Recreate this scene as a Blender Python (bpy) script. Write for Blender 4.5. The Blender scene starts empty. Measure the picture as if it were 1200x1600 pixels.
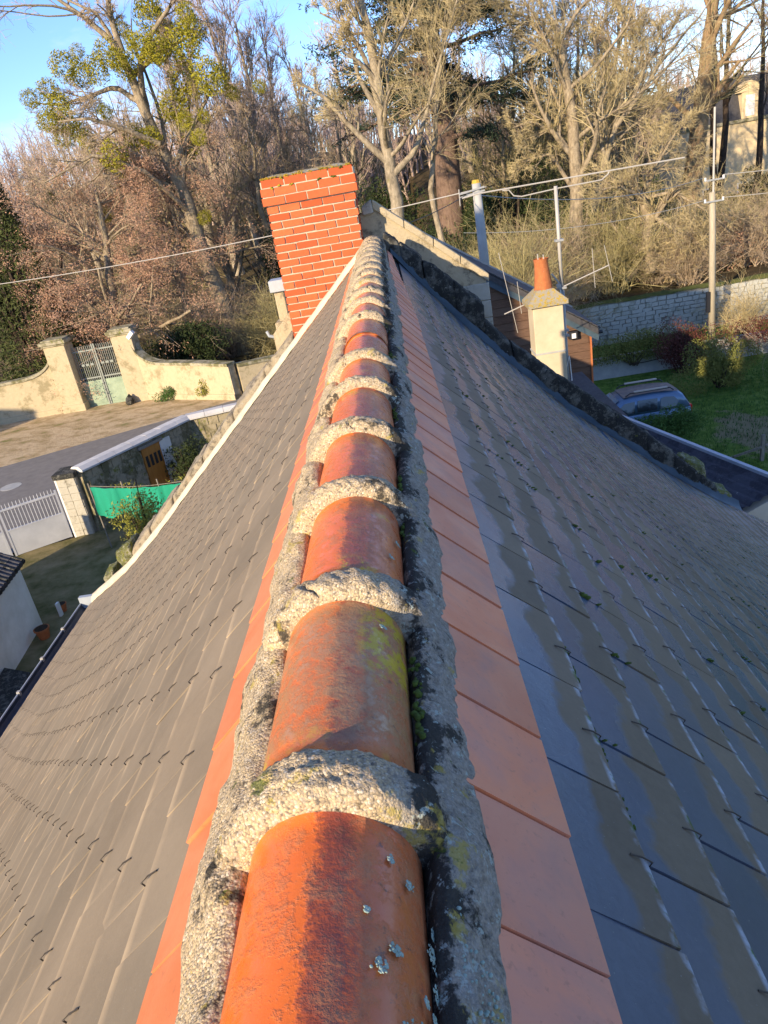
import bpy, math, random
import numpy as np
from mathutils import Vector, Matrix

C = bpy.context.scene.collection
rng = np.random.default_rng(7)
random.seed(7)

# ------------------------------------------------------------------ camera
F, HD, ROLL, PX, PY, VPX = 1160.0, 520.0, math.atan2(460, 2550), 600.0, 800.0, 589.0
PITCH = math.atan(HD / F)
_hx = PX - HD * math.sin(ROLL)
YAW = math.atan2((VPX - _hx) / math.cos(ROLL), math.hypot(HD, F))
fh = np.array([-math.sin(YAW), math.cos(YAW), 0.0]); rt = np.array([math.cos(YAW), math.sin(YAW), 0.0]); upv = np.array([0, 0, 1.0])
fwd = fh * math.cos(PITCH) - upv * math.sin(PITCH); cup = upv * math.cos(PITCH) + fh * math.sin(PITCH)
cam_d = bpy.data.cameras.new('camera'); cam = bpy.data.objects.new('camera', cam_d); C.objects.link(cam)
cx_ = rt * math.cos(ROLL) - cup * math.sin(ROLL); cy_ = rt * math.sin(ROLL) + cup * math.cos(ROLL)
cam.matrix_world = Matrix(((cx_[0], cy_[0], -fwd[0], 0), (cx_[1], cy_[1], -fwd[1], 0), (cx_[2], cy_[2], -fwd[2], 0), (0, 0, 0, 1)))
cam_d.sensor_fit = 'VERTICAL'; cam_d.sensor_height = 36; cam_d.lens = F / 1600 * 36
cam_d.clip_start = 0.05; cam_d.clip_end = 2000
bpy.context.scene.camera = cam

# ------------------------------------------------------------------ sky, sun, exposure
SUN_EL, SUN_AZ = math.radians(18), math.radians(35)      # azimuth: angle from behind the camera towards the left
sv = Vector((-math.cos(SUN_EL) * math.sin(SUN_AZ), -math.cos(SUN_EL) * math.cos(SUN_AZ), math.sin(SUN_EL)))
W = bpy.data.worlds.new('World'); bpy.context.scene.world = W; W.use_nodes = True
nt = W.node_tree; nt.nodes.clear()
sky = nt.nodes.new('ShaderNodeTexSky'); sky.sky_type = 'NISHITA'; sky.sun_disc = False
sky.sun_elevation = SUN_EL; sky.sun_rotation = math.atan2(sv.x, sv.y); sky.air_density = 0.9; sky.dust_density = 0.0; sky.ozone_density = 4.0
bg = nt.nodes.new('ShaderNodeBackground'); bg.inputs[1].default_value = 0.15
tc = nt.nodes.new('ShaderNodeTexCoord'); mp = nt.nodes.new('ShaderNodeMapping'); mp.inputs['Scale'].default_value = (1, 1, 3.0)
cn = nt.nodes.new('ShaderNodeTexNoise'); cn.inputs['Scale'].default_value = 2.6; cn.inputs['Detail'].default_value = 7; cn.inputs['Roughness'].default_value = 0.55
cr = nt.nodes.new('ShaderNodeValToRGB'); cr.color_ramp.elements[0].position = 0.52; cr.color_ramp.elements[1].position = 0.74
cr.color_ramp.elements[1].color = (0.75, 0.75, 0.75, 1)
cm = nt.nodes.new('ShaderNodeMix'); cm.data_type = 'RGBA'; cm.inputs[7].default_value = (4.9, 4.8, 5.2, 1)
ou = nt.nodes.new('ShaderNodeOutputWorld')
L = nt.links.new
L(tc.outputs['Generated'], mp.inputs[0]); L(mp.outputs[0], cn.inputs['Vector']); L(cn.outputs[0], cr.inputs[0]); L(cr.outputs[0], cm.inputs[0])
tn = nt.nodes.new('ShaderNodeMix'); tn.data_type = 'RGBA'; tn.blend_type = 'MULTIPLY'; tn.inputs[0].default_value = 1; tn.inputs[7].default_value = (0.84, 0.84, 1.0, 1)
L(sky.outputs[0], tn.inputs[6]); L(tn.outputs[2], cm.inputs[6]); L(cm.outputs[2], bg.inputs[0]); L(bg.outputs[0], ou.inputs[0])
sd = bpy.data.lights.new('sun', 'SUN'); sd.energy = 4.2; sd.angle = math.radians(0.5); sd.color = (1.0, 0.80, 0.55)
so = bpy.data.objects.new('sun', sd); C.objects.link(so); so.rotation_euler = (-sv).to_track_quat('-Z', 'Y').to_euler()
vs = bpy.context.scene.view_settings; vs.view_transform = 'Standard'; vs.look = 'None'; vs.gamma = 1; vs.use_curve_mapping = False
vs.exposure = 1.02
bpy.context.scene.display_settings.display_device = 'sRGB'

# ------------------------------------------------------------------ helpers
def ray(x, y):
    dx, dy = x - PX, y - PY
    return fwd * F + rt * (dx * math.cos(ROLL) - dy * math.sin(ROLL)) - cup * (dx * math.sin(ROLL) + dy * math.cos(ROLL))
def at(x, y, Y):
    d = ray(x, y); return d * (Y / d[1])
def onz(x, y, z):
    d = ray(x, y); return d * (z / d[2])
def proj(P):
    P = np.asarray(P, float); z = P @ fwd; a = P @ rt / z * F; b = P @ cup / z * F
    return np.stack([PX + a * math.cos(ROLL) - b * math.sin(ROLL), PY - a * math.sin(ROLL) - b * math.cos(ROLL)], -1)
def sm(t):
    t = np.clip(t, 0, 1); return t * t * (3 - 2 * t)

class Mat:
    def __init__(s, name, rough=0.8, spec=0.5):
        s.m = bpy.data.materials.new(name); s.m.use_nodes = True; s.nt = s.m.node_tree
        s.b = s.nt.nodes['Principled BSDF']; s.b.inputs['Roughness'].default_value = rough
        s.b.inputs['Specular IOR Level'].default_value = spec
        s._pos = None
    def n(s, t, **kw):
        o = s.nt.nodes.new(t)
        for k, v in kw.items(): setattr(o, k, v)
        return o
    def l(s, a, b): s.nt.links.new(a, b)
    def pos(s):
        if s._pos is None: s._pos = s.n('ShaderNodeNewGeometry').outputs['Position']
        return s._pos
    def mapv(s, scale, vec=None):
        m = s.n('ShaderNodeMapping'); m.inputs['Scale'].default_value = scale; s.l(vec or s.pos(), m.inputs[0]); return m.outputs[0]
    def noise(s, sc, det=5, rough=0.6, vec=None, dist=0):
        o = s.n('ShaderNodeTexNoise'); o.inputs['Scale'].default_value = sc; o.inputs['Detail'].default_value = det
        o.inputs['Roughness'].default_value = rough; o.inputs['Distortion'].default_value = dist; s.l(vec or s.pos(), o.inputs['Vector']); return o.outputs[0]
    def vor(s, sc, out='Distance', vec=None, feature='F1'):
        o = s.n('ShaderNodeTexVoronoi', feature=feature); o.inputs['Scale'].default_value = sc; s.l(vec or s.pos(), o.inputs['Vector']); return o.outputs[out]
    def ramp(s, f, stops, interp='LINEAR'):
        o = s.n('ShaderNodeValToRGB'); r = o.color_ramp; r.interpolation = interp
        while len(r.elements) < len(stops): r.elements.new(0.5)
        for e, (p, c) in zip(r.elements, stops):
            e.position = p; e.color = (c, c, c, 1) if isinstance(c, (int, float)) else (*c, 1)
        s.l(f, o.inputs[0]); return o.outputs[0]
    def mix(s, f, a, b, mode='MIX'):
        o = s.n('ShaderNodeMix', data_type='RGBA', blend_type=mode)
        for i, v in ((0, f), (6, a), (7, b)):
            if isinstance(v, (int, float)): o.inputs[i].default_value = v
            elif isinstance(v, tuple): o.inputs[i].default_value = (*v, 1)
            else: s.l(v, o.inputs[i])
        return o.outputs[2]
    def ma(s, op, a, b=0.0, c=None):
        o = s.n('ShaderNodeMath', operation=op)
        for i, v in enumerate((a, b) if c is None else (a, b, c)):
            if isinstance(v, (int, float)): o.inputs[i].default_value = v
            else: s.l(v, o.inputs[i])
        return o.outputs[0]
    def sep(s, v):
        o = s.n('ShaderNodeSeparateXYZ'); s.l(v, o.inputs[0]); return o.outputs
    def uv(s, name):
        o = s.n('ShaderNodeUVMap'); o.uv_map = name; return o.outputs[0]
    def rnd(s): return s.n('ShaderNodeObjectInfo').outputs['Random']
    def bump(s, h, st=0.5, dist=0.01):
        o = s.n('ShaderNodeBump'); o.inputs['Strength'].default_value = st; o.inputs['Distance'].default_value = dist
        s.l(h, o.inputs['Height']); s.l(o.outputs[0], s.b.inputs['Normal'])
    def col(s, c):
        if isinstance(c, tuple): s.b.inputs['Base Color'].default_value = (*c, 1)
        else: s.l(c, s.b.inputs['Base Color'])
        return s
    def rough(s, r): s.l(r, s.b.inputs['Roughness']) if not isinstance(r, (int, float)) else setattr(s.b.inputs['Roughness'], 'default_value', r)

def simple(name, stops, sc=5, rough=0.8, bump=0.3, bd=0.01, det=6, spec=0.4, stretch=None, bsc=None, vary=0.0):
    m = Mat(name, rough, spec); v = m.mapv(stretch) if stretch else None
    f = m.noise(sc, det, 0.65, v)
    k = len(stops); c = m.ramp(f, [(0.3 + 0.4 * i / max(1, k - 1), s_) for i, s_ in enumerate(stops)])
    if vary:
        c = m.mix(1.0, c, m.ramp(m.rnd(), [(0, 1 - vary), (1, 1 + vary * 0.6)]), 'MULTIPLY')
    m.col(c)
    if bump: m.bump(m.noise(bsc or sc * 4, 6, 0.7, v), bump, bd)
    return m.m

def prop(o, label=None, cat=None, group=None, kind=None):
    if label: o['label'] = label
    if cat: o['category'] = cat
    if group: o['group'] = group
    if kind: o['kind'] = kind
    return o
def empty(name, loc, label, cat, group=None, kind=None):
    o = bpy.data.objects.new(name, None); C.objects.link(o); o.location = loc; o.empty_display_size = 0.2
    return prop(o, label, cat, group, kind)
def link(name, me, parent=None, loc=None):
    o = bpy.data.objects.new(name, me); C.objects.link(o)
    if parent is not None:
        o.parent = parent; o.matrix_parent_inverse = Matrix.Translation(-Vector(parent_world(parent)))
    if loc is not None: o.location = loc
    return o
def parent_world(p):
    v = Vector(p.location)
    return v if p.parent is None else v
def npmesh(name, V, Fc, mat, uvs=None, smooth=False):
    V = np.asarray(V, np.float32).reshape(-1, 3); Fc = np.asarray(Fc, np.int32); k = Fc.shape[1]
    me = bpy.data.meshes.new(name); me.vertices.add(len(V)); me.vertices.foreach_set('co', V.ravel())
    me.loops.add(Fc.size); me.loops.foreach_set('vertex_index', Fc.ravel())
    me.polygons.add(len(Fc)); me.polygons.foreach_set('loop_start', np.arange(0, Fc.size, k, dtype=np.int32))
    me.update(calc_edges=True)
    for n_, a in (uvs or {}).items():
        u = me.uv_layers.new(name=n_); u.data.foreach_set('uv', np.asarray(a, np.float32)[Fc.ravel()].ravel() if len(a) == len(V) else np.asarray(a, np.float32).ravel())
    me.polygons.foreach_set('use_smooth', np.full(len(Fc), smooth, bool))
    if mat: me.materials.append(mat)
    me.validate(); return me
def obj(name, V, Fc, mat, parent=None, uvs=None, smooth=False, **kw):
    o = link(name, npmesh(name, V, Fc, mat, uvs, smooth), parent); prop(o, **kw); return o
def pymesh(name, V, Fc, mat):
    me = bpy.data.meshes.new(name); me.from_pydata([tuple(map(float, v)) for v in V], [], Fc); me.materials.append(mat); me.update(); return me
def pobj(name, V, Fc, mat, parent=None, **kw):
    o = link(name, pymesh(name, V, Fc, mat), parent); prop(o, **kw); return o

BF = np.array([[0, 3, 2, 1], [4, 5, 6, 7], [0, 1, 5, 4], [1, 2, 6, 5], [2, 3, 7, 6], [3, 0, 4, 7]])
def boxv(x0, x1, y0, y1, z0, z1):
    return np.array([[x0, y0, z0], [x1, y0, z0], [x1, y1, z0], [x0, y1, z0], [x0, y0, z1], [x1, y0, z1], [x1, y1, z1], [x0, y1, z1]], float)
class MB:
    def __init__(s): s.V = []; s.F = []; s.n = 0
    def add(s, V, Fc): s.V.append(np.asarray(V, float)); s.F += [[int(i) + s.n for i in f] for f in Fc]; s.n += len(V); return s
    def box(s, *a, jit=0.0):
        V = boxv(*a)
        if jit: V = V + rng.normal(0, jit, V.shape)
        return s.add(V, BF)
    def bar(s, p, q, w, h=None, up=(0, 0, 1)):
        h = h or w; p = np.array(p, float); q = np.array(q, float); t = q - p; t /= np.linalg.norm(t)
        a = np.cross(t, up); a = np.cross(t, (1, 0, 0)) if np.linalg.norm(a) < 1e-3 else a; a /= np.linalg.norm(a); b = np.cross(a, t)
        V = [e + a * i * w / 2 + b * j * h / 2 for e in (p, q) for i, j in ((-1, -1), (1, -1), (1, 1), (-1, 1))]
        return s.add(V, [[0, 3, 2, 1], [4, 5, 6, 7], [0, 1, 5, 4], [1, 2, 6, 5], [2, 3, 7, 6], [3, 0, 4, 7]])
    def tube(s, pts, rad, k=8, caps=True):
        pts = np.array(pts, float); rad = np.broadcast_to(rad, len(pts)); V = []
        for i, p in enumerate(pts):
            t = pts[min(i + 1, len(pts) - 1)] - pts[max(i - 1, 0)]; t /= np.linalg.norm(t)
            a = np.cross(t, (0.05, 0.02, 1)) if abs(t[2]) < 0.95 else np.cross(t, (1, 0, 0)); a /= np.linalg.norm(a); b = np.cross(t, a)
            V += [p + rad[i] * (a * math.cos(2 * math.pi * j / k) + b * math.sin(2 * math.pi * j / k)) for j in range(k)]
        Fc = [[i * k + j, i * k + (j + 1) % k, (i + 1) * k + (j + 1) % k, (i + 1) * k + j] for i in range(len(pts) - 1) for j in range(k)]
        if caps: Fc += [list(range(k))[::-1], [(len(pts) - 1) * k + j for j in range(k)]]
        return s.add(V, Fc)
    def prism(s, poly, axis, a, b):
        poly = [tuple(p) for p in poly]; k = len(poly)
        def P(u, v, w): return {'y': (u, w, v), 'x': (w, u, v), 'z': (u, v, w)}[axis]
        V = [P(u, v, a) for u, v in poly] + [P(u, v, b) for u, v in poly]
        Fc = [list(range(k)), list(range(k, 2 * k))[::-1]] + [[i, i + k, (i + 1) % k + k, (i + 1) % k] for i in range(k)]
        return s.add(V, Fc)
    def o(s, name, mat, parent=None, smooth=False, bevel=0, **kw):
        me = pymesh(name, np.concatenate(s.V), s.F, mat)
        import bmesh
        bm = bmesh.new(); bm.from_mesh(me); bmesh.ops.recalc_face_normals(bm, faces=bm.faces)
        if bevel: bmesh.ops.bevel(bm, geom=list(bm.edges), offset=bevel, segments=1, affect='EDGES')
        bm.to_mesh(me); bm.free()
        if smooth: me.polygons.foreach_set('use_smooth', np.ones(len(me.polygons), bool))
        o = link(name, me, parent); return prop(o, **kw)
def grid_faces(nu, nv, closed=False):
    i, j = np.meshgrid(np.arange(nu - 1), np.arange(nv - 1), indexing='ij'); a = (i * nv + j).ravel()
    return np.stack([a, a + nv, a + nv + 1, a + 1], 1)
def vnoise(P, sc, seed=0):
    """smooth pseudo-noise from a few sines"""
    r = np.random.default_rng(seed); o = np.zeros(P.shape[:-1])
    for k in range(9):
        d = r.normal(size=3); d /= np.linalg.norm(d); f = sc * (0.6 + 1.6 * r.random()); o += np.sin(P @ d * f + r.random() * 6.28) / (1 + 0.12 * k)
    return o / 3.2

# ------------------------------------------------------------------ materials
def slate_mat(side):
    m = Mat('slate_' + side, 0.5, 0.5); u, v, _ = m.sep(m.uv('uv')); rx, ry, _ = m.sep(m.uv('rid'))
    oid = m.n('ShaderNodeCombineXYZ'); m.l(m.ma('MULTIPLY', rx, 9.0), oid.inputs[0]); m.l(m.ma('MULTIPLY', ry, 9.0), oid.inputs[1]); vo = m.n('ShaderNodeVectorMath', operation='ADD'); m.l(m.pos(), vo.inputs[0]); m.l(oid.outputs[0], vo.inputs[1])
    n1 = m.noise(9, 5, 0.6, vo.outputs[0]); n2 = m.noise(60, 4, 0.7); big = m.noise(0.9, 3, 0.5)
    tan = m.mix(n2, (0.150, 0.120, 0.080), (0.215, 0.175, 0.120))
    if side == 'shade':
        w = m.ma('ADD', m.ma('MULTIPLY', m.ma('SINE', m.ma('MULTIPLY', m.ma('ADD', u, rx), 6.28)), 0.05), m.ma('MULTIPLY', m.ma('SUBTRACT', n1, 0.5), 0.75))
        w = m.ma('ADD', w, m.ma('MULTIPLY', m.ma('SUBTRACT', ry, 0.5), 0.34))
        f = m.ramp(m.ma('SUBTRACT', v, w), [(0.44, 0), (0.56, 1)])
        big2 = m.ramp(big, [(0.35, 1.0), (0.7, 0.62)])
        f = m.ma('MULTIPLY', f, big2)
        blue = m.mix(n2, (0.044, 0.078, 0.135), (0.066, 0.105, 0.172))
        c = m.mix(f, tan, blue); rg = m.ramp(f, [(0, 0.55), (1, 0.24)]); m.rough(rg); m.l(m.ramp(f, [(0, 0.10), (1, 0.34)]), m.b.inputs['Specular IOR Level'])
        ed = m.ramp(v, [(0.0, 1), (0.035, 0.9), (0.09, 0)]); ed = m.ma('MULTIPLY', ed, m.ramp(m.noise(22, 4), [(0.45, 0), (0.62, 0.75)]))
        c = m.mix(ed, c, (0.46, 0.52, 0.58))
        gm = m.ma('MULTIPLY', m.ramp(v, [(0, 1), (0.06, 0)]), m.ramp(m.noise(31, 3), [(0.56, 0), (0.64, 1)]))
        c = m.mix(gm, c, (0.075, 0.13, 0.02))
        m.b.inputs['Coat Weight'].default_value = 0.0
    else:
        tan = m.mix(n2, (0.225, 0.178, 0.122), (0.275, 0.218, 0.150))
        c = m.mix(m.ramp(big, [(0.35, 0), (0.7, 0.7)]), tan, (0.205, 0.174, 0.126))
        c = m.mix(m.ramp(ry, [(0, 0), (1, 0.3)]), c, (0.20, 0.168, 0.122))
        ed = m.ramp(v, [(0.0, 1), (0.05, 0.8), (0.16, 0)]); ed = m.ma('MULTIPLY', ed, m.ramp(m.noise(6, 4), [(0.35, 0.15), (0.65, 0.95)]))  # pale lower edge: light on the slate edge painted in, along with dust
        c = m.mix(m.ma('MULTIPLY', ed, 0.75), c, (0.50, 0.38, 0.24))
        su = m.ma('MULTIPLY', m.ramp(u, [(0.0, 1), (0.07, 0)]), m.ramp(m.noise(7, 3), [(0.4, 0.0), (0.7, 0.55)])); c = m.mix(su, c, (0.38, 0.30, 0.20))
        m.rough(0.72); m.b.inputs['Specular IOR Level'].default_value = 0.15
    c = m.mix(1.0, c, m.ramp(m.ma('FRACT', m.ma('MULTIPLY', rx, 13.7)), [(0, 0.80 if side == 'shade' else 0.92), (1, 1.12 if side == 'shade' else 1.06)]), 'MULTIPLY'); c = m.mix(1.0, c, m.ramp(m.noise(2.3, 5, 0.65), [(0.3, 0.84), (0.7, 1.12)]), 'MULTIPLY')
    sp = m.ramp(m.noise(160, 2, 0.5), [(0.72, 0), (0.76, 0.5)]); c = m.mix(sp, c, (0.3, 0.3, 0.27))
    m.col(c); m.bump(m.ma('ADD', m.noise(70, 5, 0.7), m.ma('MULTIPLY', m.noise(16, 4, 0.6), 1.5)), 0.16, 0.004); return m.m
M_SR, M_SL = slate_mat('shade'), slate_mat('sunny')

def clay_mat(pink=1.0, name='weathered_shade_side_clay'):
    m = Mat(name, 0.42, 0.45); n1 = m.noise(4.5, 5, 0.6, dist=0.6); r = m.rnd()
    c = m.ramp(n1, [(0.3, (0.66, 0.175, 0.055)), (0.5, (0.72, 0.235, 0.095)), (0.62, (0.60, 0.22, 0.12) if pink > 0.5 else (0.70, 0.21, 0.08)), (0.75, (0.40, 0.18, 0.12) if pink > 0.5 else (0.62, 0.19, 0.08))])
    c = m.mix(m.ramp(r, [(0, 0), (1, 0.45 * pink)]), c, (0.66, 0.30, 0.21)); c = m.mix(m.ramp(m.noise(8, 6, 0.7), [(0.5, 0), (0.75, 0.5 * pink)]), c, (0.34, 0.19, 0.16)); c = m.mix(1.0, c, m.ramp(m.ma('FRACT', m.ma('MULTIPLY', r, 9.3)), [(0, 0.84), (1, 1.08)]), 'MULTIPLY'); c = m.mix(m.ramp(m.noise(90, 3), [(0.6, 0), (0.75, 0.35)]), c, (0.25, 0.10, 0.06))
    m.rough(m.ramp(m.noise(6, 3), [(0.3, 0.34), (0.7, 0.6)])); m.col(c); m.bump(m.noise(140, 4, 0.6), 0.12, 0.003); return m.m
M_CLAY = clay_mat(); M_CLAYL = clay_mat(0.12, 'orange_sunlit_clay')  # sunlit copy more orange, shaded copy pinker: light put into the colour

def ridge_mat():
    m = Mat('ridge_clay', 0.3, 0.5); p = m.pos(); x, y, z = m.sep(p); r = m.rnd()
    pr = m.n('ShaderNodeCombineXYZ'); m.l(m.ma('MULTIPLY', r, 40), pr.inputs[0]); va = m.n('ShaderNodeVectorMath', operation='ADD'); m.l(p, va.inputs[0]); m.l(pr.outputs[0], va.inputs[1]); q = va.outputs[0]
    n1 = m.noise(14, 5, 0.65, q); n2 = m.noise(60, 5, 0.7, q); n3 = m.noise(5, 3, 0.5, q)
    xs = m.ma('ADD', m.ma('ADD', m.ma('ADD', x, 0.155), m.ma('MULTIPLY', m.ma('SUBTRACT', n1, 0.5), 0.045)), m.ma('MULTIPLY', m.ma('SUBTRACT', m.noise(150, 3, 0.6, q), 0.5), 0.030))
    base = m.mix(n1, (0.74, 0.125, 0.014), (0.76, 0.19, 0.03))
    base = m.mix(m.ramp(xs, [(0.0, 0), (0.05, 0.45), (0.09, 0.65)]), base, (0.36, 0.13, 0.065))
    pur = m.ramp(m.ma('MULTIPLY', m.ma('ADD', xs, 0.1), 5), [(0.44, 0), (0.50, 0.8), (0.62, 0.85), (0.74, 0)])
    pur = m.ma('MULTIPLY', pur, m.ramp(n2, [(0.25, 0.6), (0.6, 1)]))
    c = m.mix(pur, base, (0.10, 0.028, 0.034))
    dirt = m.ma('MULTIPLY', m.ramp(m.noise(30, 6, 0.75, q), [(0.48, 0), (0.62, 0.85)]), m.ramp(m.ma('FRACT', m.ma('MULTIPLY', r, 7)), [(0.15, 0.15), (0.6, 1)]))
    crust = m.ma('MULTIPLY', m.ramp(m.ma('ABSOLUTE', m.ma('SUBTRACT', y, 0.86)), [(0.14, 1), (0.2, 0)]), m.ramp(m.noise(38, 7, 0.8, q), [(0.36, 0), (0.55, 0.8)])); c = m.mix(m.ma('MULTIPLY', dirt, 0.55), c, (0.40, 0.20, 0.09)); c = m.mix(crust, c, (0.36, 0.215, 0.10))
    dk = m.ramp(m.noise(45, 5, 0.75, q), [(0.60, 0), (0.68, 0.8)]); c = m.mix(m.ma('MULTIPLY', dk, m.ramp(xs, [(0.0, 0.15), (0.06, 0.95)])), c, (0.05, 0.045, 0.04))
    pit = m.ramp(m.vor(75, 'Distance', q), [(0.03, 0.8), (0.10, 0)]); c = m.mix(m.ma('MULTIPLY', pit, m.ramp(m.noise(9, 3, 0.6, q), [(0.45, 0), (0.6, 1)])), c, (0.09, 0.035, 0.02))
    le = m.ma('MULTIPLY', m.ramp(m.noise(26, 7, 0.8, q), [(0.485, 0), (0.53, 1)]), m.ma('ADD', m.ramp(n3, [(0.62, 0), (0.68, 1)]), m.ramp(m.ma('SQRT', m.ma('ADD', m.ma('POWER', m.ma('MULTIPLY', m.ma('ADD', x, 0.092), 3.0), 2), m.ma('POWER', m.ma('SUBTRACT', y, 0.92), 2))), [(0.07, 1), (0.13, 0)]))); c = m.mix(le, c, (0.50, 0.36, 0.015))
    m.col(c); m.rough(m.ramp(n2, [(0.3, 0.2), (0.7, 0.42)])); m.b.inputs['Coat Weight'].default_value = 0.12; m.b.inputs['Coat Roughness'].default_value = 0.25; m.b.inputs['Specular IOR Level'].default_value = 0.35
    h = m.ma('ADD', m.ma('MULTIPLY', m.noise(190, 3, 0.6, q), m.ma('ADD', pur, 0.12)), m.ma('MULTIPLY', m.ma('ADD', dirt, crust), 0.5)); m.bump(h, 0.5, 0.004); return m.m
M_RIDGE = ridge_mat()

def mortar_mat():
    m = Mat('mortar', 0.95, 0.15); p = m.pos(); x, y, z = m.sep(p)
    vd = m.vor(310, 'Distance'); vc = m.sep(m.vor(310, 'Color'))[0]
    c = m.ramp(vc, [(0.0, (0.20, 0.17, 0.13)), (0.25, (0.50, 0.38, 0.22)), (0.6, (0.64, 0.50, 0.30)), (0.85, (0.45, 0.37, 0.27)), (1.0, (0.78, 0.68, 0.50))])
    c = m.mix(m.ramp(vd, [(0.45, 0), (0.85, 0.5)]), c, (0.16, 0.13, 0.09))
    c = m.mix(m.ramp(m.noise(28, 6, 0.8), [(0.5, 0), (0.75, 0.45)]), c, (0.24, 0.20, 0.14))
    side = m.ramp(m.ma('ADD', m.ma('MULTIPLY', m.ma('ADD', x, 0.30), 2.5), m.ma('MULTIPLY', m.ma('SUBTRACT', m.noise(12, 5, 0.7), 0.5), 0.35)), [(0.52, 0), (0.62, 1)])
    gr = m.mix(m.ramp(m.noise(90, 5, 0.75), [(0.35, 0), (0.65, 1)]), (0.13, 0.125, 0.11), (0.36, 0.35, 0.31))
    c = m.mix(m.ma('MULTIPLY', side, 0.75), c, gr)
    blk = m.ramp(m.ma('ADD', m.noise(13, 6, 0.75), m.ma('MULTIPLY', m.ramp(m.ma('ABSOLUTE', m.ma('ADD', x, 0.050)), [(0.006, 1), (0.028, 0)]), 0.15)), [(0.555, 0), (0.62, 0.9)])
    c = m.mix(blk, c, (0.028, 0.028, 0.024))
    wl = m.ma('MULTIPLY', m.ramp(m.noise(55, 5, 0.7), [(0.58, 0), (0.63, 0.8)]), side); c = m.mix(wl, c, (0.42, 0.48, 0.42))
    far = m.ramp(y, [(0.0, 0), (1, 1)])
    ye = m.ma('MULTIPLY', m.ramp(m.noise(16, 5, 0.7), [(0.60, 0), (0.66, 0.75)]), 1.0); c = m.mix(ye, c, (0.42, 0.33, 0.07))
    gn = m.ramp(m.noise(19, 4, 0.7, m.mapv((1, 1.3, 1))), [(0.64, 0), (0.68, 0.8)]); c = m.mix(gn, c, (0.09, 0.12, 0.02))
    m.col(c); h = m.ma('SUBTRACT', m.ma('MULTIPLY', m.noise(50, 6, 0.8), 1.4), m.ma('MULTIPLY', vd, 0.45)); m.bump(h, 0.8, 0.005); return m.m
M_MORT = mortar_mat()

def mossstone(name, base, dark, bias=0.5, lich=0.62, sc=5, moss=0.66):
    m = Mat(name, 0.95, 0.2); n = m.noise(sc, 8, 0.75); c = m.mix(m.noise(sc * 5, 6, 0.7), base, tuple(b * 0.65 for b in base))
    c = m.mix(m.ramp(n, [(bias - 0.04, 0), (bias + 0.06, 0.92)]), c, dark)
    c = m.mix(m.ramp(m.noise(sc * 4.5, 7, 0.8), [(lich, 0), (lich + 0.05, 0.85)]), c, (0.42, 0.43, 0.37))
    c = m.mix(m.ramp(m.noise(sc * 1.7, 6, 0.7), [(moss, 0), (moss + 0.05, 0.9)]), c, (0.16, 0.17, 0.03))
    m.col(c); m.bump(m.noise(sc * 7, 8, 0.8), 0.7, 0.02); return m.m
M_COPR = mossstone('mossy_coping', (0.16, 0.155, 0.13), (0.025, 0.026, 0.024), 0.44, 0.60, 7)
M_COPL = mossstone('weathered_coping', (0.40, 0.34, 0.24), (0.12, 0.105, 0.08), 0.54, 0.60, 8)
M_CREAM = mossstone('cream_limestone', (0.56, 0.47, 0.31), (0.17, 0.145, 0.10), 0.57, 0.66, 5.0, 0.70)
M_CREAM2 = mossstone('pale_limestone', (0.52, 0.49, 0.40), (0.22, 0.20, 0.15), 0.58, 0.66, 2.5, 0.70)
M_LUMP = mossstone('moss_lump', (0.34, 0.32, 0.22), (0.11, 0.12, 0.04), 0.46, 0.56, 11, 0.52)
M_FILLET = simple('cream_mortar', [(0.50, 0.43, 0.31), (0.66, 0.58, 0.43)], 7, 0.9, 0.6, 0.01)
M_LEAD = simple('blue_grey_flashing', [(0.035, 0.06, 0.085), (0.06, 0.095, 0.12)], 5, 0.5, 0.3, 0.01)
M_GUT = simple('dark_zinc', [(0.02, 0.028, 0.045), (0.045, 0.06, 0.085)], 6, 0.4, 0.1)
M_HOOK = simple('hook_steel', [(0.035, 0.028, 0.02), (0.06, 0.05, 0.04)], 60, 0.5, 0)
M_MOSS = simple('green_moss', [(0.035, 0.06, 0.008), (0.10, 0.15, 0.02)], 60, 0.95, 0.5)
M_LICH = simple('turquoise_lichen', [(0.22, 0.32, 0.26), (0.42, 0.52, 0.44)], 90, 0.95, 0.6, 0.002)
M_DECK = simple('dark_underlay', [(0.02, 0.018, 0.015), (0.035, 0.03, 0.025)], 5, 0.9, 0)
M_RENDER = simple('cream_render', [(0.42, 0.37, 0.28), (0.55, 0.49, 0.38)], 2, 0.9, 0.3)
def brick_mat():
    m = Mat('red_brick', 0.85, 0.25); r = m.rnd(); n = m.noise(30, 5, 0.7)
    c = m.mix(r, (0.44, 0.088, 0.028), (0.58, 0.155, 0.055)); c = m.mix(m.ramp(n, [(0.3, 0), (0.8, 0.5)]), c, (0.40, 0.07, 0.03))
    m.col(c); m.bump(m.noise(120, 4, 0.7), 0.35, 0.004); return m.m
M_BRICK = brick_mat()
M_JOINT = simple('brick_joint', [(0.42, 0.35, 0.25), (0.56, 0.48, 0.36)], 40, 0.95, 0.5, 0.004)
M_CAPM = mossstone('cap_mortar', (0.38, 0.35, 0.28), (0.42, 0.28, 0.02), 0.52, 0.58, 16, 0.60)
M_POT = mossstone('clay_pot', (0.55, 0.19, 0.07), (0.40, 0.13, 0.05), 0.5, 0.62, 9, 0.75)
M_ZINC = simple('pale_zinc', [(0.30, 0.34, 0.38), (0.42, 0.46, 0.50)], 4, 0.45, 0.05, spec=0.6)
M_ALU = Mat('aluminium', 0.45, 0.5).col((0.40, 0.38, 0.34)).m
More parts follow.
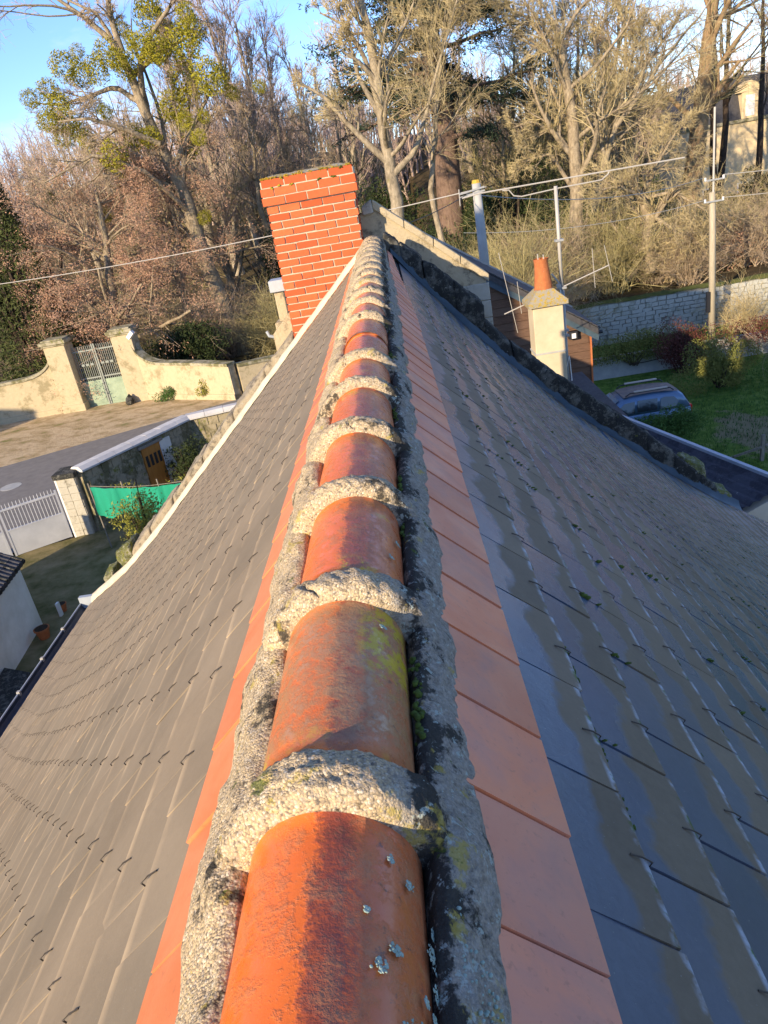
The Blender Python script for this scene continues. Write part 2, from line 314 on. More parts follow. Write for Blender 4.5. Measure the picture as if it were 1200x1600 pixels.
M_ALUD = Mat('dull_steel', 0.5, 0.5).col((0.28, 0.29, 0.29)).m
M_CONC = simple('grey_concrete', [(0.30, 0.31, 0.30), (0.42, 0.42, 0.39)], 3, 0.9, 0.2)
M_WOODP = simple('grey_wood_pole', [(0.32, 0.28, 0.20), (0.46, 0.40, 0.29)], 4, 0.9, 0.3, stretch=(6, 6, 0.6))
def board_mat():
    m = Mat('brown_board', 0.8, 0.3); r = m.rnd(); g = m.noise(9, 6, 0.7, m.mapv((0.7, 1, 12)))
    c = m.ramp(g, [(0.3, (0.055, 0.028, 0.018)), (0.55, (0.12, 0.065, 0.038)), (0.75, (0.20, 0.125, 0.08))]); c = m.mix(m.ramp(r, [(0, 0), (1, 0.5)]), c, (0.15, 0.10, 0.07))
    m.col(c); m.bump(g, 0.3, 0.004); return m.m
M_BOARD = board_mat()
M_DROOF = simple('dark_roof', [(0.03, 0.03, 0.035), (0.07, 0.068, 0.07)], 8, 0.7, 0.3)
M_WHITE = simple('white_paint', [(0.62, 0.62, 0.60), (0.78, 0.77, 0.74)], 2, 0.5, 0.05)
M_WHITER = simple('white_render', [(0.66, 0.62, 0.52), (0.86, 0.82, 0.74)], 1.6, 0.9, 0.3)
M_BLACK = Mat('black_plastic', 0.5, 0.4).col((0.02, 0.02, 0.022)).m
M_LAWN = simple('green_grass', [(0.035, 0.055, 0.010), (0.075, 0.12, 0.018), (0.13, 0.15, 0.04)], 3, 1.0, 0.8, 0.05, 8, 0.1, bsc=25)
def _lawn():
    m = Mat('lawn_grass', 1.0, 0.1); n = m.noise(3, 8, 0.65); c = m.ramp(n, [(0.3, (0.055, 0.10, 0.016)), (0.5, (0.11, 0.19, 0.03)), (0.7, (0.19, 0.25, 0.07))])
    x, y, z = m.sep(m.pos()); dx = m.ma('DIVIDE', m.ma('SUBTRACT', x, 11.9), 1.2); dy = m.ma('DIVIDE', m.ma('SUBTRACT', y, 25.3), 2.6)
    d = m.ma('SQRT', m.ma('ADD', m.ma('MULTIPLY', dx, dx), m.ma('MULTIPLY', dy, dy))); d = m.ma('ADD', d, m.ma('MULTIPLY', m.ma('SUBTRACT', m.noise(1.3, 6, 0.7), 0.5), 2.4))
    c = m.mix(m.ramp(d, [(0.75, 0.85), (1.0, 0)]), c, m.mix(n, (0.16, 0.13, 0.08), (0.32, 0.27, 0.17))); m.col(c); m.bump(m.noise(25, 7, 0.7), 0.8, 0.05); return m.m
M_LAWN = _lawn()
M_YARD = simple('dry_lawn', [(0.08, 0.085, 0.026), (0.20, 0.17, 0.08), (0.30, 0.24, 0.13)], 1.6, 1.0, 0.8, 0.05, 8, 0.1, bsc=25)
M_VERGE = simple('dirt_verge', [(0.17, 0.18, 0.055), (0.38, 0.28, 0.15), (0.54, 0.42, 0.26), (0.34, 0.23, 0.12)], 1.6, 1.0, 0.9, 0.06, 10, 0.1, stretch=(0.6, 1.0, 1), bsc=9)
M_LITTER = simple('leaf_litter', [(0.03, 0.03, 0.012), (0.07, 0.052, 0.026), (0.11, 0.078, 0.04)], 0.8, 1.0, 0.6, 0.06, 9, 0.1, bsc=8)
M_PATCH = simple('bare_earth', [(0.16, 0.13, 0.08), (0.30, 0.25, 0.16)], 3, 1.0, 0.5, 0.03)
M_ROAD = simple('asphalt', [(0.15, 0.14, 0.128), (0.21, 0.195, 0.175)], 3, 0.9, 0.3, 0.01, bsc=60)
M_NET = Mat('green_netting', 0.75, 0.2).col((0.015, 0.26, 0.16)).m
M_DOOR = simple('varnished_door', [(0.34, 0.13, 0.02), (0.48, 0.20, 0.04)], 4, 0.5, 0.2, stretch=(3, 3, 0.6))
M_GGATE = simple('grey_green_paint', [(0.20, 0.27, 0.19), (0.32, 0.40, 0.28)], 2.5, 0.6, 0.1)
M_GBAR = Mat('grey_bar_paint', 0.5, 0.4).col((0.24, 0.265, 0.235)).m
M_CARP = Mat('car_paint', 0.28, 0.6).col((0.11, 0.19, 0.30)).m; M_CARP.node_tree.nodes['Principled BSDF'].inputs['Metallic'].default_value = 0.4
M_CARR = simple('leafy_car_roof', [(0.10, 0.10, 0.11), (0.24, 0.20, 0.16)], 6, 0.6, 0)
M_GLASS = Mat('dark_car_glass', 0.06, 0.8).col((0.02, 0.028, 0.035)).m
M_RED = Mat('red_lens', 0.25, 0.5).col((0.55, 0.02, 0.015)).m
M_TYRE = Mat('tyre_rubber', 0.85, 0.2).col((0.02, 0.02, 0.02)).m
M_OLDW = simple('weathered_wood', [(0.16, 0.14, 0.11), (0.28, 0.25, 0.20)], 6, 0.9, 0.3, stretch=(4, 4, 0.8))
def bark(name, a, b, sc=6, lo=0.4):
    m = Mat(name, 0.95, 0.15); v = m.mapv((1, 1, 0.3)); n = m.noise(7, 8, 0.75, v); c = m.ramp(n, [(0.32, a), (0.62, b)])
    c = m.mix(m.ramp(m.noise(2.2, 6, 0.7), [(0.52, 0), (0.62, 0.7)]), c, tuple(q * 0.35 for q in b)); c = m.mix(m.ramp(m.noise(3.1, 5, 0.7), [(0.6, 0), (0.68, 0.5)]), c, (0.20, 0.19, 0.05))
    m.col(c); m.bump(m.noise(16, 8, 0.8, v), 1.0, 0.06); return m.m
M_BTAN = bark('tan_bark', (0.16, 0.12, 0.075), (0.42, 0.345, 0.235))
M_BDARK = bark('dark_bark', (0.03, 0.022, 0.018), (0.075, 0.055, 0.04))
M_BPOP = bark('pale_bark', (0.17, 0.14, 0.095), (0.42, 0.35, 0.245))
M_BCED = bark('cedar_bark', (0.11, 0.07, 0.05), (0.22, 0.15, 0.11))
M_TGOLD = simple('golden_twig', [(0.30, 0.24, 0.11), (0.60, 0.49, 0.27)], 2, 0.9, 0, spec=0.2)
M_TOLIVE = simple('olive_twig', [(0.20, 0.18, 0.07), (0.42, 0.36, 0.18)], 2, 0.9, 0, spec=0.2)
M_TBROWN = simple('brown_twig', [(0.24, 0.175, 0.11), (0.48, 0.38, 0.26)], 2, 0.9, 0, spec=0.2)
M_TPINK = simple('pinkish_twig', [(0.30, 0.215, 0.17), (0.48, 0.37, 0.30)], 1.2, 0.9, 0, spec=0.2)
def leafm(name, a, b, sc=3, tr=0.25):
    m = Mat(name, 0.75, 0.25); m.col(m.ramp(m.noise(sc, 6, 0.8), [(0.3, a), (0.7, b)]))
    return m.m
M_LBROWN = leafm('dead_oak_leaf', (0.30, 0.16, 0.095), (0.58, 0.37, 0.25))
M_LMIST = leafm('mistletoe_leaf', (0.14, 0.15, 0.012), (0.42, 0.36, 0.03), 1.5)
M_LCED = leafm('cedar_needle', (0.012, 0.028, 0.018), (0.06, 0.085, 0.05))
M_LDARK = leafm('dark_evergreen_leaf', (0.012, 0.024, 0.008), (0.055, 0.075, 0.02))
M_LCON = leafm('thuja_leaf', (0.02, 0.035, 0.010), (0.10, 0.115, 0.03), 1)
M_LGREEN = leafm('green_leaf', (0.03, 0.075, 0.016), (0.10, 0.19, 0.04))
M_LYEL = leafm('yellow_green_leaf', (0.13, 0.15, 0.02), (0.38, 0.35, 0.06))
M_LRED = leafm('red_brown_leaf', (0.06, 0.018, 0.015), (0.16, 0.055, 0.04), 6)
M_LOLV = leafm('olive_leaf', (0.07, 0.09, 0.02), (0.26, 0.25, 0.06))

# ================================================================== THE SLATE HOUSE
RX = -0.13
def ZL(x, y=8.4):
    far = np.interp(x, [-4.7, -4.44, -3.9, -3.36, -2.8, -0.13], [-4.50, -4.335, -4.00, -3.56, -3.04, -0.58])
    near = np.interp(x, [-4.7, -4.44, -4.1, -3.7, -3.2, -2.6, -0.13], [-4.54, -4.375, -4.14, -3.82, -3.37, -2.885, -0.555])
    w = sm((np.asarray(y) - 1.2) / 6.0); return near * (1 - w) + far * w
def ZR(x, y):
    near = np.interp(x, [-0.13, 2.6, 3.3, 4.0, 4.9], [-0.61, -3.20, -3.82, -4.36, -5.0])
    far = np.interp(x, [-0.13, 0.0, 0.23, 0.64, 1.13, 1.79, 2.49, 2.93, 3.45, 3.86, 4.9], [-0.61, -0.74, -1.05, -1.57, -2.11, -2.80, -3.40, -3.79, -4.19, -4.47, -5.15])
    w = sm((np.asarray(y) - 1.2) / 7.0); return near * (1 - w) + far * w
Y0, Y1 = -1.6, 8.28
house = empty('slate_house', (0, 0, -9.0), 'slate roofed house seen from its ridge, half round clay ridge tiles set in rough mortar', 'house')
# walls
mb = MB(); mb.box(-4.25, 4.4, -7.8, 8.3, -11.2, -5.2); mb.o('wall', M_RENDER, house)
gp = [(-4.3, -11.2), (4.45, -11.2), (4.45, -5.2), (3.86, -4.62)] + [(x, float(ZR(x, 8.4)) - 0.06) for x in (3.4, 2.5, 1.8, 1.1, 0.6, 0.2)] + [(-0.13, -0.72)] + [(x, float(ZL(x)) - 0.06) for x in (-1, -2, -3, -3.6, -4.3)]
mb = MB(); mb.prism(gp, 'y', 8.3, 8.62); mb.o('gable_wall', M_CREAM2, house)
# deck under the slates (both slopes), running on behind the camera
xs = np.concatenate([np.linspace(-4.5, -0.14, 24), np.linspace(-0.12, 4.75, 26)]); ys = np.linspace(-8, 8.36, 30)
X, Yg = np.meshgrid(xs, ys, indexing='ij'); Z = np.where(X < RX, ZL(X, Yg), ZR(X, Yg)) - 0.045
obj('roof_deck', np.stack([X, Yg, Z], -1).reshape(-1, 3), grid_faces(len(xs), len(ys)), M_DECK, house)
# ---- slates
def make_slates(side):
    out = []
    dx = 0.122 if side > 0 else 0.114; x0 = (0.115 if side > 0 else -0.412); wy = 0.265; n = int((4.72 - 0.115) / dx) if side > 0 else int((4.50 - 0.412) / dx)
    for i in range(n + 1):
        xb = x0 + side * dx * (i + 1)
        off = 0.10 + (i % 2) * wy / 2 + (0.0 if side > 0 else 0.055)
        k0 = int((Y0 - off) / wy)
        for k in range(k0, 60):
            ya = off + k * wy; yb = ya + wy
            if ya > Y1: break
            yb = min(yb, Y1 + 0.02)
            if yb - ya < 0.03 or yb < Y0: continue
            jit = rng.normal(0, 1, 6)
            xb_ = xb + side * jit[0] * 0.0022; rot = jit[1] * 0.0018
            xt = xb_ - side * dx * 2.15
            if side * (xt - x0) < 0: xt = x0 - side * 0.02
            g = (0.0030 if side > 0 else 0.0016) + abs(jit[2]) * 0.0007
            P = []
            for lift, th in ((0, 0), (0, 0.0048)):
                for (xx, yy, bot, sgn) in ((xb_, ya + g, 1, -1), (xb_, yb - g, 1, 1), (xt, yb - g, 0, 1), (xt, ya + g, 0, -1)):
                    xx2 = xx + rot * sgn * side * bot
                    zz = float(ZL(xx2, yy)) if side < 0 else float(ZR(xx2, yy))
                    h = ((0.0100 if side > 0 else 0.0058) + jit[3] * 0.0008 + sgn * jit[4] * 0.0006) * bot - 0.014 + (th if side > 0 else th * 0.7)
                    nx, nz = side * 0.68, 0.73
                    P.append((xx2 + nx * h, yy, zz + nz * h))
            P = np.array(P); vv = abs(xb_ - xt) / dx
            uvv = np.array([(0, 0), (1, 0), (1, vv), (0, vv)] * 2); idv = np.tile(rng.random(2), (8, 1))
            F_ = BF if side > 0 else BF[:, ::-1]
            q = np.array([P[4], P[5], P[5] + (P[6] - P[5]) / vv, P[4] + (P[7] - P[4]) / vv])
            z = q @ fwd; area = 0
            if z.min() > 0.05:
                s = proj(q); a = 0.5 * abs(np.sum(s[:, 0] * np.roll(s[:, 1], -1) - np.roll(s[:, 0], -1) * s[:, 1]))
                c_ = s.mean(0); area = a if (-60 < c_[0] < 1260 and -60 < c_[1] < 1680) else 0
            out.append((area, P, uvv, idv, F_, (xb_, ya, yb)))
    return out
SR, SLf = make_slates(1), make_slates(-1)
def inst_slates(L_, mat, count, parent):
    L_ = sorted(L_, key=lambda t: -t[0])
    for a, P, uvv, idv, F_, _ in L_[:count]:
        obj('slate', P, F_, mat, parent, {'uv': uvv, 'rid': idv})
    R_ = L_[count:]; V = np.concatenate([t[1] for t in R_]); U = np.concatenate([t[2] for t in R_]); I = np.concatenate([t[3] for t in R_])
    Fc = np.concatenate([t[4] + 8 * i for i, t in enumerate(R_)])
    obj('slate_courses', V, Fc, mat, parent, {'uv': U, 'rid': I}, kind='stuff')
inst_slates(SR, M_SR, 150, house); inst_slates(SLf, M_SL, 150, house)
# ---- slate hooks at the middle of each slate's bottom edge, moss in the joints
def hook_v(xb, y, side):
    z = (lambda xx: float(ZL(xx, y)) if side < 0 else float(ZR(xx, y)))
    nx, nz = side * 0.68, 0.73; LF = 0.003 if side > 0 else -0.003
    def p(xx, h, dy=0): return np.array([xx + nx * h, y + dy, z(xx) + nz * h])
    pts = [p(xb - side * 0.024, LF - 0.002), p(xb - side * 0.010, LF + 0.003), p(xb + side * 0.004, LF + 0.003), p(xb + side * 0.006, LF - 0.010), p(xb - side * 0.006, LF - 0.012)]
    return pts
allh = []
for side, LL in ((1, SR), (-1, SLf)):
    for a, P, _, _, _, (xb, ya, yb) in LL:
        if yb - ya > 0.2: allh.append((a, hook_v(xb, (ya + yb) / 2 + rng.normal(0, 0.004), side)))
allh.sort(key=lambda t: -t[0])
for a, pts in allh[:40]:
    m_ = MB(); m_.tube(pts, 0.0016, 5); m_.o('slate_hook', M_HOOK, house)
m_ = MB()
for a, pts in allh[40:]: m_.tube(pts[:4], 0.0019, 3, caps=False)
m_.o('slate_hooks', M_HOOK, house, kind='stuff')
def blob(c, r, flat=(1, 1, 0.5), k=1):
    t = (1 + 5 ** 0.5) / 2
    V = np.array([(-1, t, 0), (1, t, 0), (-1, -t, 0), (1, -t, 0), (0, -1, t), (0, 1, t), (0, -1, -t), (0, 1, -t), (t, 0, -1), (t, 0, 1), (-t, 0, -1), (-t, 0, 1)], float); V /= np.linalg.norm(V[0])
    V = V * (1 + rng.normal(0, 0.16, (12, 1))) * np.array(flat) * r + c
    return V
ICO = np.array([(0, 11, 5), (0, 5, 1), (0, 1, 7), (0, 7, 10), (0, 10, 11), (1, 5, 9), (5, 11, 4), (11, 10, 2), (10, 7, 6), (7, 1, 8), (3, 9, 4), (3, 4, 2), (3, 2, 6), (3, 6, 8), (3, 8, 9), (4, 9, 5), (2, 4, 11), (6, 2, 10), (8, 6, 7), (9, 8, 1)])
V = []
for a, P, _, _, _, (xb, ya, yb) in SR:
    ym = (ya + yb) / 2
    pm = 0.5
    if rng.random() < pm:
        for q in range(rng.integers(1, 6)):
            xx = xb + 0.003 + abs(rng.normal(0, 0.022)); yy = ym + rng.normal(0, 0.002) + 0.001
            V.append(blob((xx + 0.005, yy, float(ZR(xx, yy)) - 0.003), rng.uniform(0.0025, 0.0075) * (1 - 0.25 * (ym > 2.5)), (1.7, 0.7, 0.8)))
    if rng.random() < 0.4:
        y_ = rng.uniform(ya, yb); 
        for q in range(rng.integers(2, 9)):
            xx = xb + 0.004; yy = y_ + rng.normal(0, 0.03)
            V.append(blob((xx, yy, float(ZR(xx, yy)) - 0.005), rng.uniform(0.0015, 0.0045), (0.8, 1.5, 0.8)))
obj('moss', np.concatenate(V), np.concatenate([ICO + 12 * i for i in range(len(V))]), M_MOSS, house, kind='stuff', smooth=True)

# ---- flat clay tiles along both sides of the ridge
for side in (1, -1):
    wy = 0.193
    for k in range(-6, 45):
        ya = 0.15 + k * wy + (0 if side > 0 else 0.05); yb = ya + wy
        if ya > 8.1: continue
        jj = rng.normal(0, 1, 5); g = 0.0016
        if side > 0: xe = 0.118 + jj[0] * 0.0015 - 0.09 * float(sm((ya - 4.5) / 4)); xi = -0.012
        else: xe = -0.415 + jj[0] * 0.0012; xi = -0.325
        P = []
        for th in (0, 0.011):
            for (xx, yy, e) in ((xe, ya + g, 0), (xe, yb - g, 1), (xi, yb - g, 1), (xi, ya + g, 0)):
                zz = float(ZR(xx, yy)) if side > 0 else float(ZL(xx, yy))
                h = -0.010 + th + (0.0030 if e == 0 else 0) + jj[1] * 0.0006
                P.append((xx + side * 0.68 * h, yy, zz + 0.73 * h))
        o = obj('clay_tile', np.array(P), BF if side > 0 else BF[:, ::-1], M_CLAY if side > 0 else M_CLAYL, house)

# ---- ridge tiles, mortar collars, mortar bedding
XC, ZC, RR = -0.160, -0.694, 0.103
ends = [0.172 + 0.4235 * k for k in range(-4, 20)]
def ridge_tile(y0, y1, jx, jz, tw):
    nth, ny = 21, 9; V = []
    for r_, rev in ((1.0, 0), (0.87, 1)):
        for th in np.linspace(-1.62, 1.62, nth):
            for t in np.linspace(0, 1, ny):
                r = RR * r_ * (1.0 + 0.03 * (0.5 - t)) 
                V.append((XC + jx + math.sin(th + tw) * r * (1.0 - 0.04 * abs(th)), y0 + t * (y1 - y0), ZC + jz + math.cos(th) * r))
    V = np.array(V); n = nth * ny; V += 0.0012 * vnoise(V, 30, 3)[:, None]
    Fo = grid_faces(nth, ny); Fi = grid_faces(nth, ny)[:, ::-1] + n; E_ = []
    for i in range(nth - 1):
        for j in (0, ny - 1):
            a, b = i * ny + j, (i + 1) * ny + j; E_.append((a, b, b + n, a + n) if j else (b, a, a + n, b + n))
    for i in (0, nth - 1):
        for j in range(ny - 1):
            a, b = i * ny + j, i * ny + j + 1; E_.append((a, b, b + n, a + n))
    return V, np.concatenate([Fo[:, ::-1], Fi[:, ::-1], np.array(E_)])
def collar(yc, ln, lift, seed):
    nth, npf = 150, 22; th = np.linspace(-1.85, 1.75, nth)
    prof_t = np.linspace(0, 1, npf); T, U = np.meshgrid(th, prof_t, indexing='ij')
    hgt = np.interp(U, [0, 0.06, 0.28, 0.5, 0.75, 0.94, 1], [-0.02, 0.009, 0.023, 0.027, 0.020, 0.002, -0.02])
    yy = yc + ln * (np.interp(U, [0, 0.06, 0.28, 0.5, 0.75, 1], [0.0, 0.0, 0.10, 0.35, 0.70, 1.0]))
    P0 = np.stack([T * 0.12, yy, U * 0], -1)
    yy = yy + 0.009 * vnoise(np.stack([T, T * 0 + seed, T * 0], -1), 1.6, seed) 
    r = RR + 0.001 + hgt * (1 + lift) + 0.004 * vnoise(np.stack([T * 0.2, yy, T * 0 + seed], -1), 40, seed) + 0.0026 * vnoise(np.stack([T * 0.12, yy, hgt], -1), 230, seed + 1) + 0.0014 * vnoise(np.stack([T * 0.12, yy, hgt], -1), 520, seed + 2)
    wide = 1 + 0.16 * sm((np.abs(T) - 0.75) / 0.9) * np.where(T < 0, 0.75, 0.45)
    r = r * wide
    if seed % 2 == 0:
        tc_ = -0.55 + 0.9 * ((seed * 37) % 10) / 10; r = r - 0.016 * np.exp(-((T - tc_ - 0.10 * np.sin(U * 9 + seed)) / 0.022) ** 2) * (U > 0.02)
    V = np.stack([XC + np.sin(T) * r, yy, ZC + np.cos(T) * r], -1).reshape(-1, 3)
    return V, grid_faces(nth, npf)
for k in range(len(ends) - 1):
    y0, y1 = ends[k], ends[k + 1]
    V, Fc = ridge_tile(y0 + 0.06, y1 + 0.006, rng.normal(0, 0.002), rng.normal(0, 0.0015), rng.normal(0, 0.01))
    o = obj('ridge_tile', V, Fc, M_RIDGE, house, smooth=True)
for k in range(1, len(ends)):
    y = ends[k] - 0.012; far = sm((y - 3.6) / 2.2)
    if 2.8 < y < 3.2: continue
    V, Fc = collar(y, 0.094 + 0.25 * float(far) + rng.normal(0, 0.006), 0.05 * rng.normal() - 0.15 * float(far), k)
    obj('mortar_collar', V, Fc[:, ::-1], M_MORT, house, smooth=True)
for side in (1, -1):
    ny = 900; yy = np.linspace(-1.5, 8.25, ny)
    if side > 0: px = np.array([-0.085, -0.066, -0.058, -0.046, -0.030, -0.012, 0.003, 0.009]); pz = np.array([-0.74, -0.692, -0.678, -0.675, -0.688, -0.710, -0.733, -0.765])
    else: px = np.array([-0.240, -0.254, -0.261, -0.275, -0.298, -0.324, -0.347, -0.357]); pz = np.array([-0.72, -0.688, -0.674, -0.673, -0.686, -0.714, -0.748, -0.785])
    npf = len(px); m_ = 30; tt = np.linspace(0, npf - 1, m_); bx = np.interp(tt, range(npf), px); bz = np.interp(tt, range(npf), pz)
    Yg, BX = np.meshgrid(yy, bx, indexing='ij'); BZ = np.broadcast_to(bz, Yg.shape).copy()
    ph = ((Yg - ends[0]) / 0.4235) % 1.0; hump = np.exp(-((np.minimum(ph, 1 - ph)) / 0.16) ** 2)
    mid = np.interp(tt, [0, 2, 4, 6, 7], [0.2, 0.6, 1, 0.6, 0.2])[None, :]
    Pn = np.stack([BX, Yg, BZ], -1)
    n1 = vnoise(Pn, 18, 21 + side); n2 = vnoise(Pn, 70, 31 + side); n3 = vnoise(Pn, 230, 41 + side)
    dz = mid * (0.016 * hump + 0.004 * n1 + 0.0035 * n2 + 0.0022 * n3); dxx = side * mid * ((0.012 if side > 0 else 0.005) * hump + 0.004 * n1 + 0.003 * n3)
    edge = np.interp(tt, [5, 7], [0, 1])[None, :] * (0.006 * n2 + 0.004 * n1)
    V = np.stack([BX + dxx + side * edge, Yg, BZ + dz], -1).reshape(-1, 3)
    if side > 0: V[:, 0] -= 0.03 * sm((V[:, 1] - 5) / 3)
    Fc = grid_faces(ny, m_); obj('mortar_bedding', V, Fc if side < 0 else Fc[:, ::-1], M_MORT, house, smooth=True)
# moss and lichen lodged along the right edge of the ridge tiles
V = []; V2 = []
for k in range(900):
    y = rng.uniform(0.2, 3.2) if k < 700 else rng.uniform(3.2, 8)
    if math.sin(y * 9) + math.sin(y * 23 + 1) < 0.2: continue
    x = -0.056 + rng.normal(0, 0.003); V.append(blob((x, y, -0.676 + rng.normal(0, 0.004)), rng.uniform(0.002, 0.006), (1, 1.4, 1)))
obj('moss', np.concatenate(V), np.concatenate([ICO + 12 * i for i in range(len(V))]), M_MOSS, house, kind='stuff', smooth=True)
def rosette(th, y, R):
    for q in range(int(20 + R * 2600)):
        a = rng.uniform(0, 6.28); rr = R * math.sqrt(rng.random()) * (1 + 0.35 * math.sin(a * 3 + R * 900) * math.sin(a * 5)); dth = rr * math.cos(a) / RR; yy = y + rr * math.sin(a)
        t = th + dth; nv_ = np.array([math.sin(t), 0, math.cos(t)]); c_ = np.array([XC + math.sin(t) * (RR + 0.0004), yy, ZC + math.cos(t) * (RR + 0.0004)]); B_ = blob(c_, rng.uniform(0.0008, 0.0024), (1, 1, 1)) - c_; V2.append(c_ + B_ - np.outer(B_ @ nv_, nv_) * 0.72)
for th, y, R in ((0.75, 0.535, 0.004), (0.98, 0.515, 0.006), (0.78, 0.44, 0.006), (0.62, 0.42, 0.008), (1.0, 0.375, 0.014), (1.35, 0.46, 0.012), (1.4, 0.43, 0.010), (1.42, 0.49, 0.008), (1.3, 0.40, 0.005), (-0.25, 0.70, 0.010), (0.5, 0.47, 0.003), (1.15, 0.41, 0.004), (1.25, 0.36, 0.01), (0.7, 0.95, 0.005), (0.9, 1.2, 0.006), (1.1, 1.28, 0.006)): rosette(th, y, R)
for q in range(420):
    y = rng.uniform(0.3, 0.62); s_ = rng.random(); x = -0.045 + 0.04 * s_
    if math.sin(y * 40 + s_ * 5) + math.sin(y * 17) < 0.6: continue
    V2.append(blob((x + 0.006, y, float(np.interp(x, [-0.048, -0.036, -0.01, 0.0], [-0.694, -0.682, -0.712, -0.75])) + rng.normal(0, 0.003)), rng.uniform(0.0012, 0.003)))
obj('lichen', np.concatenate(V2), np.concatenate([ICO + 12 * i for i in range(len(V2))]), M_LICH, house, kind='stuff', smooth=True)

# ---- verge on the right: flashing and mossy coping stones
def lumpy(P0, P1, y0, y1, hb, ht, mat, name, parent, seed, amp=0.02, nseg=22):
    """one rough stone running in the xz plane from P0 to P1 (top line), with depth y0..y1"""
    n = max(16, nseg); ns = 26; V = []
    for i in range(n):
        t = i / (n - 1); x = P0[0] + (P1[0] - P0[0]) * t; z = P0[1] + (P1[1] - P0[1]) * t
        e = 1 - 0.12 * (abs(2 * t - 1) ** 8)
        for j in range(ns):
            a = 2 * math.pi * j / ns; cy = math.copysign(abs(math.cos(a)) ** 0.32, math.cos(a)); cz = math.copysign(abs(math.sin(a)) ** 0.32, math.sin(a))
            V.append((x, (y0 + y1) / 2 + cy * (y1 - y0) / 2 * e, z + (ht - hb) / 2 + (ht + hb) / 2 * cz * e))
    V = np.array(V); V += amp * 0.5 * np.stack([vnoise(V, 90, seed + 11 + q) for q in range(3)], -1) * np.array([0.4, 1, 1]) + amp * np.stack([vnoise(V, 9, seed + q) for q in range(3)], -1) + amp * 0.4 * np.stack([vnoise(V, 34, seed + 5 + q) for q in range(3)], -1)
    Fc = [[i * ns + j, i * ns + (j + 1) % ns, (i + 1) * ns + (j + 1) % ns, (i + 1) * ns + j] for i in range(n - 1) for j in range(ns)] + [list(range(ns))[::-1], [(n - 1) * ns + j for j in range(ns)]]
    me = pymesh(name, V, Fc, mat); me.polygons.foreach_set('use_smooth', np.ones(len(me.polygons), bool)); return link(name, me, parent)
topR = [(-0.04, -0.60), (0.12, -0.72), (0.34, -0.925), (0.64, -1.20), (0.935, -1.49)]
for k in range(len(topR) - 1):
    a, b = topR[k], topR[k + 1]; lumpy(a, b, 8.34, 8.60, 0.30, 0.05, M_COPR, 'coping_stone', house, 100 + k * 9, 0.014)
topR2 = [(0.93, -1.66), (1.21, -1.955), (1.69, -2.40), (2.33, -2.97), (2.70, -3.28), (3.02, -3.60), (3.30, -3.88), (3.52, -4.10)]
for k in range(len(topR2) - 1):
    a, b = topR2[k], topR2[k + 1]; lumpy(a, b, 8.34, 8.60, 0.26, 0.03, M_COPR, 'coping_stone', house, 200 + k * 9, 0.014)
lumpy((3.16, -3.72), (3.40, -3.86), 8.38, 8.72, 0.26, 0.05, M_LUMP, 'mossy_stone', house, 300, 0.03, 7)
lumpy((3.50, -4.13), (3.72, -4.26), 8.36, 8.66, 0.15, 0.04, M_LUMP, 'mossy_stone', house, 320, 0.02, 7)
xs = np.linspace(0.02, 3.80, 60); V = []
for x in xs:
    z = float(ZR(x, 8.25)); V += [(x, 8.245, z + 0.006), (x, 8.29, z + 0.022), (x, 8.335, z + 0.05), (x, 8.36, z + 0.10)]
V = np.array(V); V[:, 1] += 0.008 * vnoise(V, 6, 5); obj('flashing', V, grid_faces(60, 4), M_LEAD, house, smooth=True)
# ---- verge on the left: cream mortar fillet and weathered coping
xs = np.linspace(-0.27, -4.46, 120); V = []
for x in xs:
    z = float(ZL(x))
    for dy, h in ((-0.06, 0.0), (-0.055, 0.03), (-0.02, 0.055), (0.05, 0.070), (0.10, 0.060), (0.13, 0.02)): V.append((x, 8.32 + dy, z + h))
V = np.array(V); nz_ = vnoise(V, 14, 8); V[:, 1] += 0.010 * nz_ + 0.006 * vnoise(V, 50, 9); V[:, 2] += 0.005 * vnoise(V, 22, 10)
obj('verge_mortar', V, grid_faces(120, 6), M_FILLET, house, smooth=True)
ptsL = [(-1.22, -1.55), (-1.6, -1.86), (-2.1, -2.31), (-2.6, -2.76), (-3.1, -3.24), (-3.5, -3.60), (-3.85, -3.88)]
for k in range(len(ptsL) - 1):
    lumpy(ptsL[k], ptsL[k + 1], 8.44, 8.92, 0.20, 0.09, M_COPL, 'coping_stone', house, 400 + 9 * k, 0.020)
lumpy((-3.80, -3.72), (-4.00, -3.86), 8.44, 8.78, 0.20, 0.05, M_LUMP, 'mossy_stone', house, 500, 0.035, 7)
lumpy((-4.12, -4.03), (-4.30, -4.13), 8.44, 8.70, 0.12, 0.04, M_LUMP, 'mossy_stone', house, 520, 0.025, 7)
# ---- gutter on the left eave
gut = []
for a in np.linspace(math.pi, 2 * math.pi, 9): gut.append((-4.545 + 0.135 * math.cos(a), -4.42 + 0.11 * math.sin(a)))
V = [(x, y, z) for (x, z) in gut for y in (-2.0, 8.42)]; V += [(x * 1.0 + (0.006 if x > -4.545 else -0.006), y, z - 0.006) for (x, z) in gut for y in (-2.0, 8.42)]
Fc = [[2 * i, 2 * i + 1, 2 * i + 3, 2 * i + 2] for i in range(8)] + [[18 + 2 * i, 18 + 2 * i + 2, 18 + 2 * i + 3, 18 + 2 * i + 1] for i in range(8)] + [[0, 18, 19, 1], [16, 17, 35, 34]]
g_ = pobj('gutter', V, Fc, M_GUT, house)
m_ = MB(); m_.tube([(-4.685, -2, -4.42), (-4.685, 8.42, -4.42)], 0.011, 6); m_.o('gutter_rim', M_ZINC, g_)
for y in np.arange(-0.9, 8.2, 0.62):
    m_ = MB(); m_.box(-4.70, -4.665, y, y + 0.035, -4.45, -4.395); m_.o('gutter_bracket', M_ALU, g_)
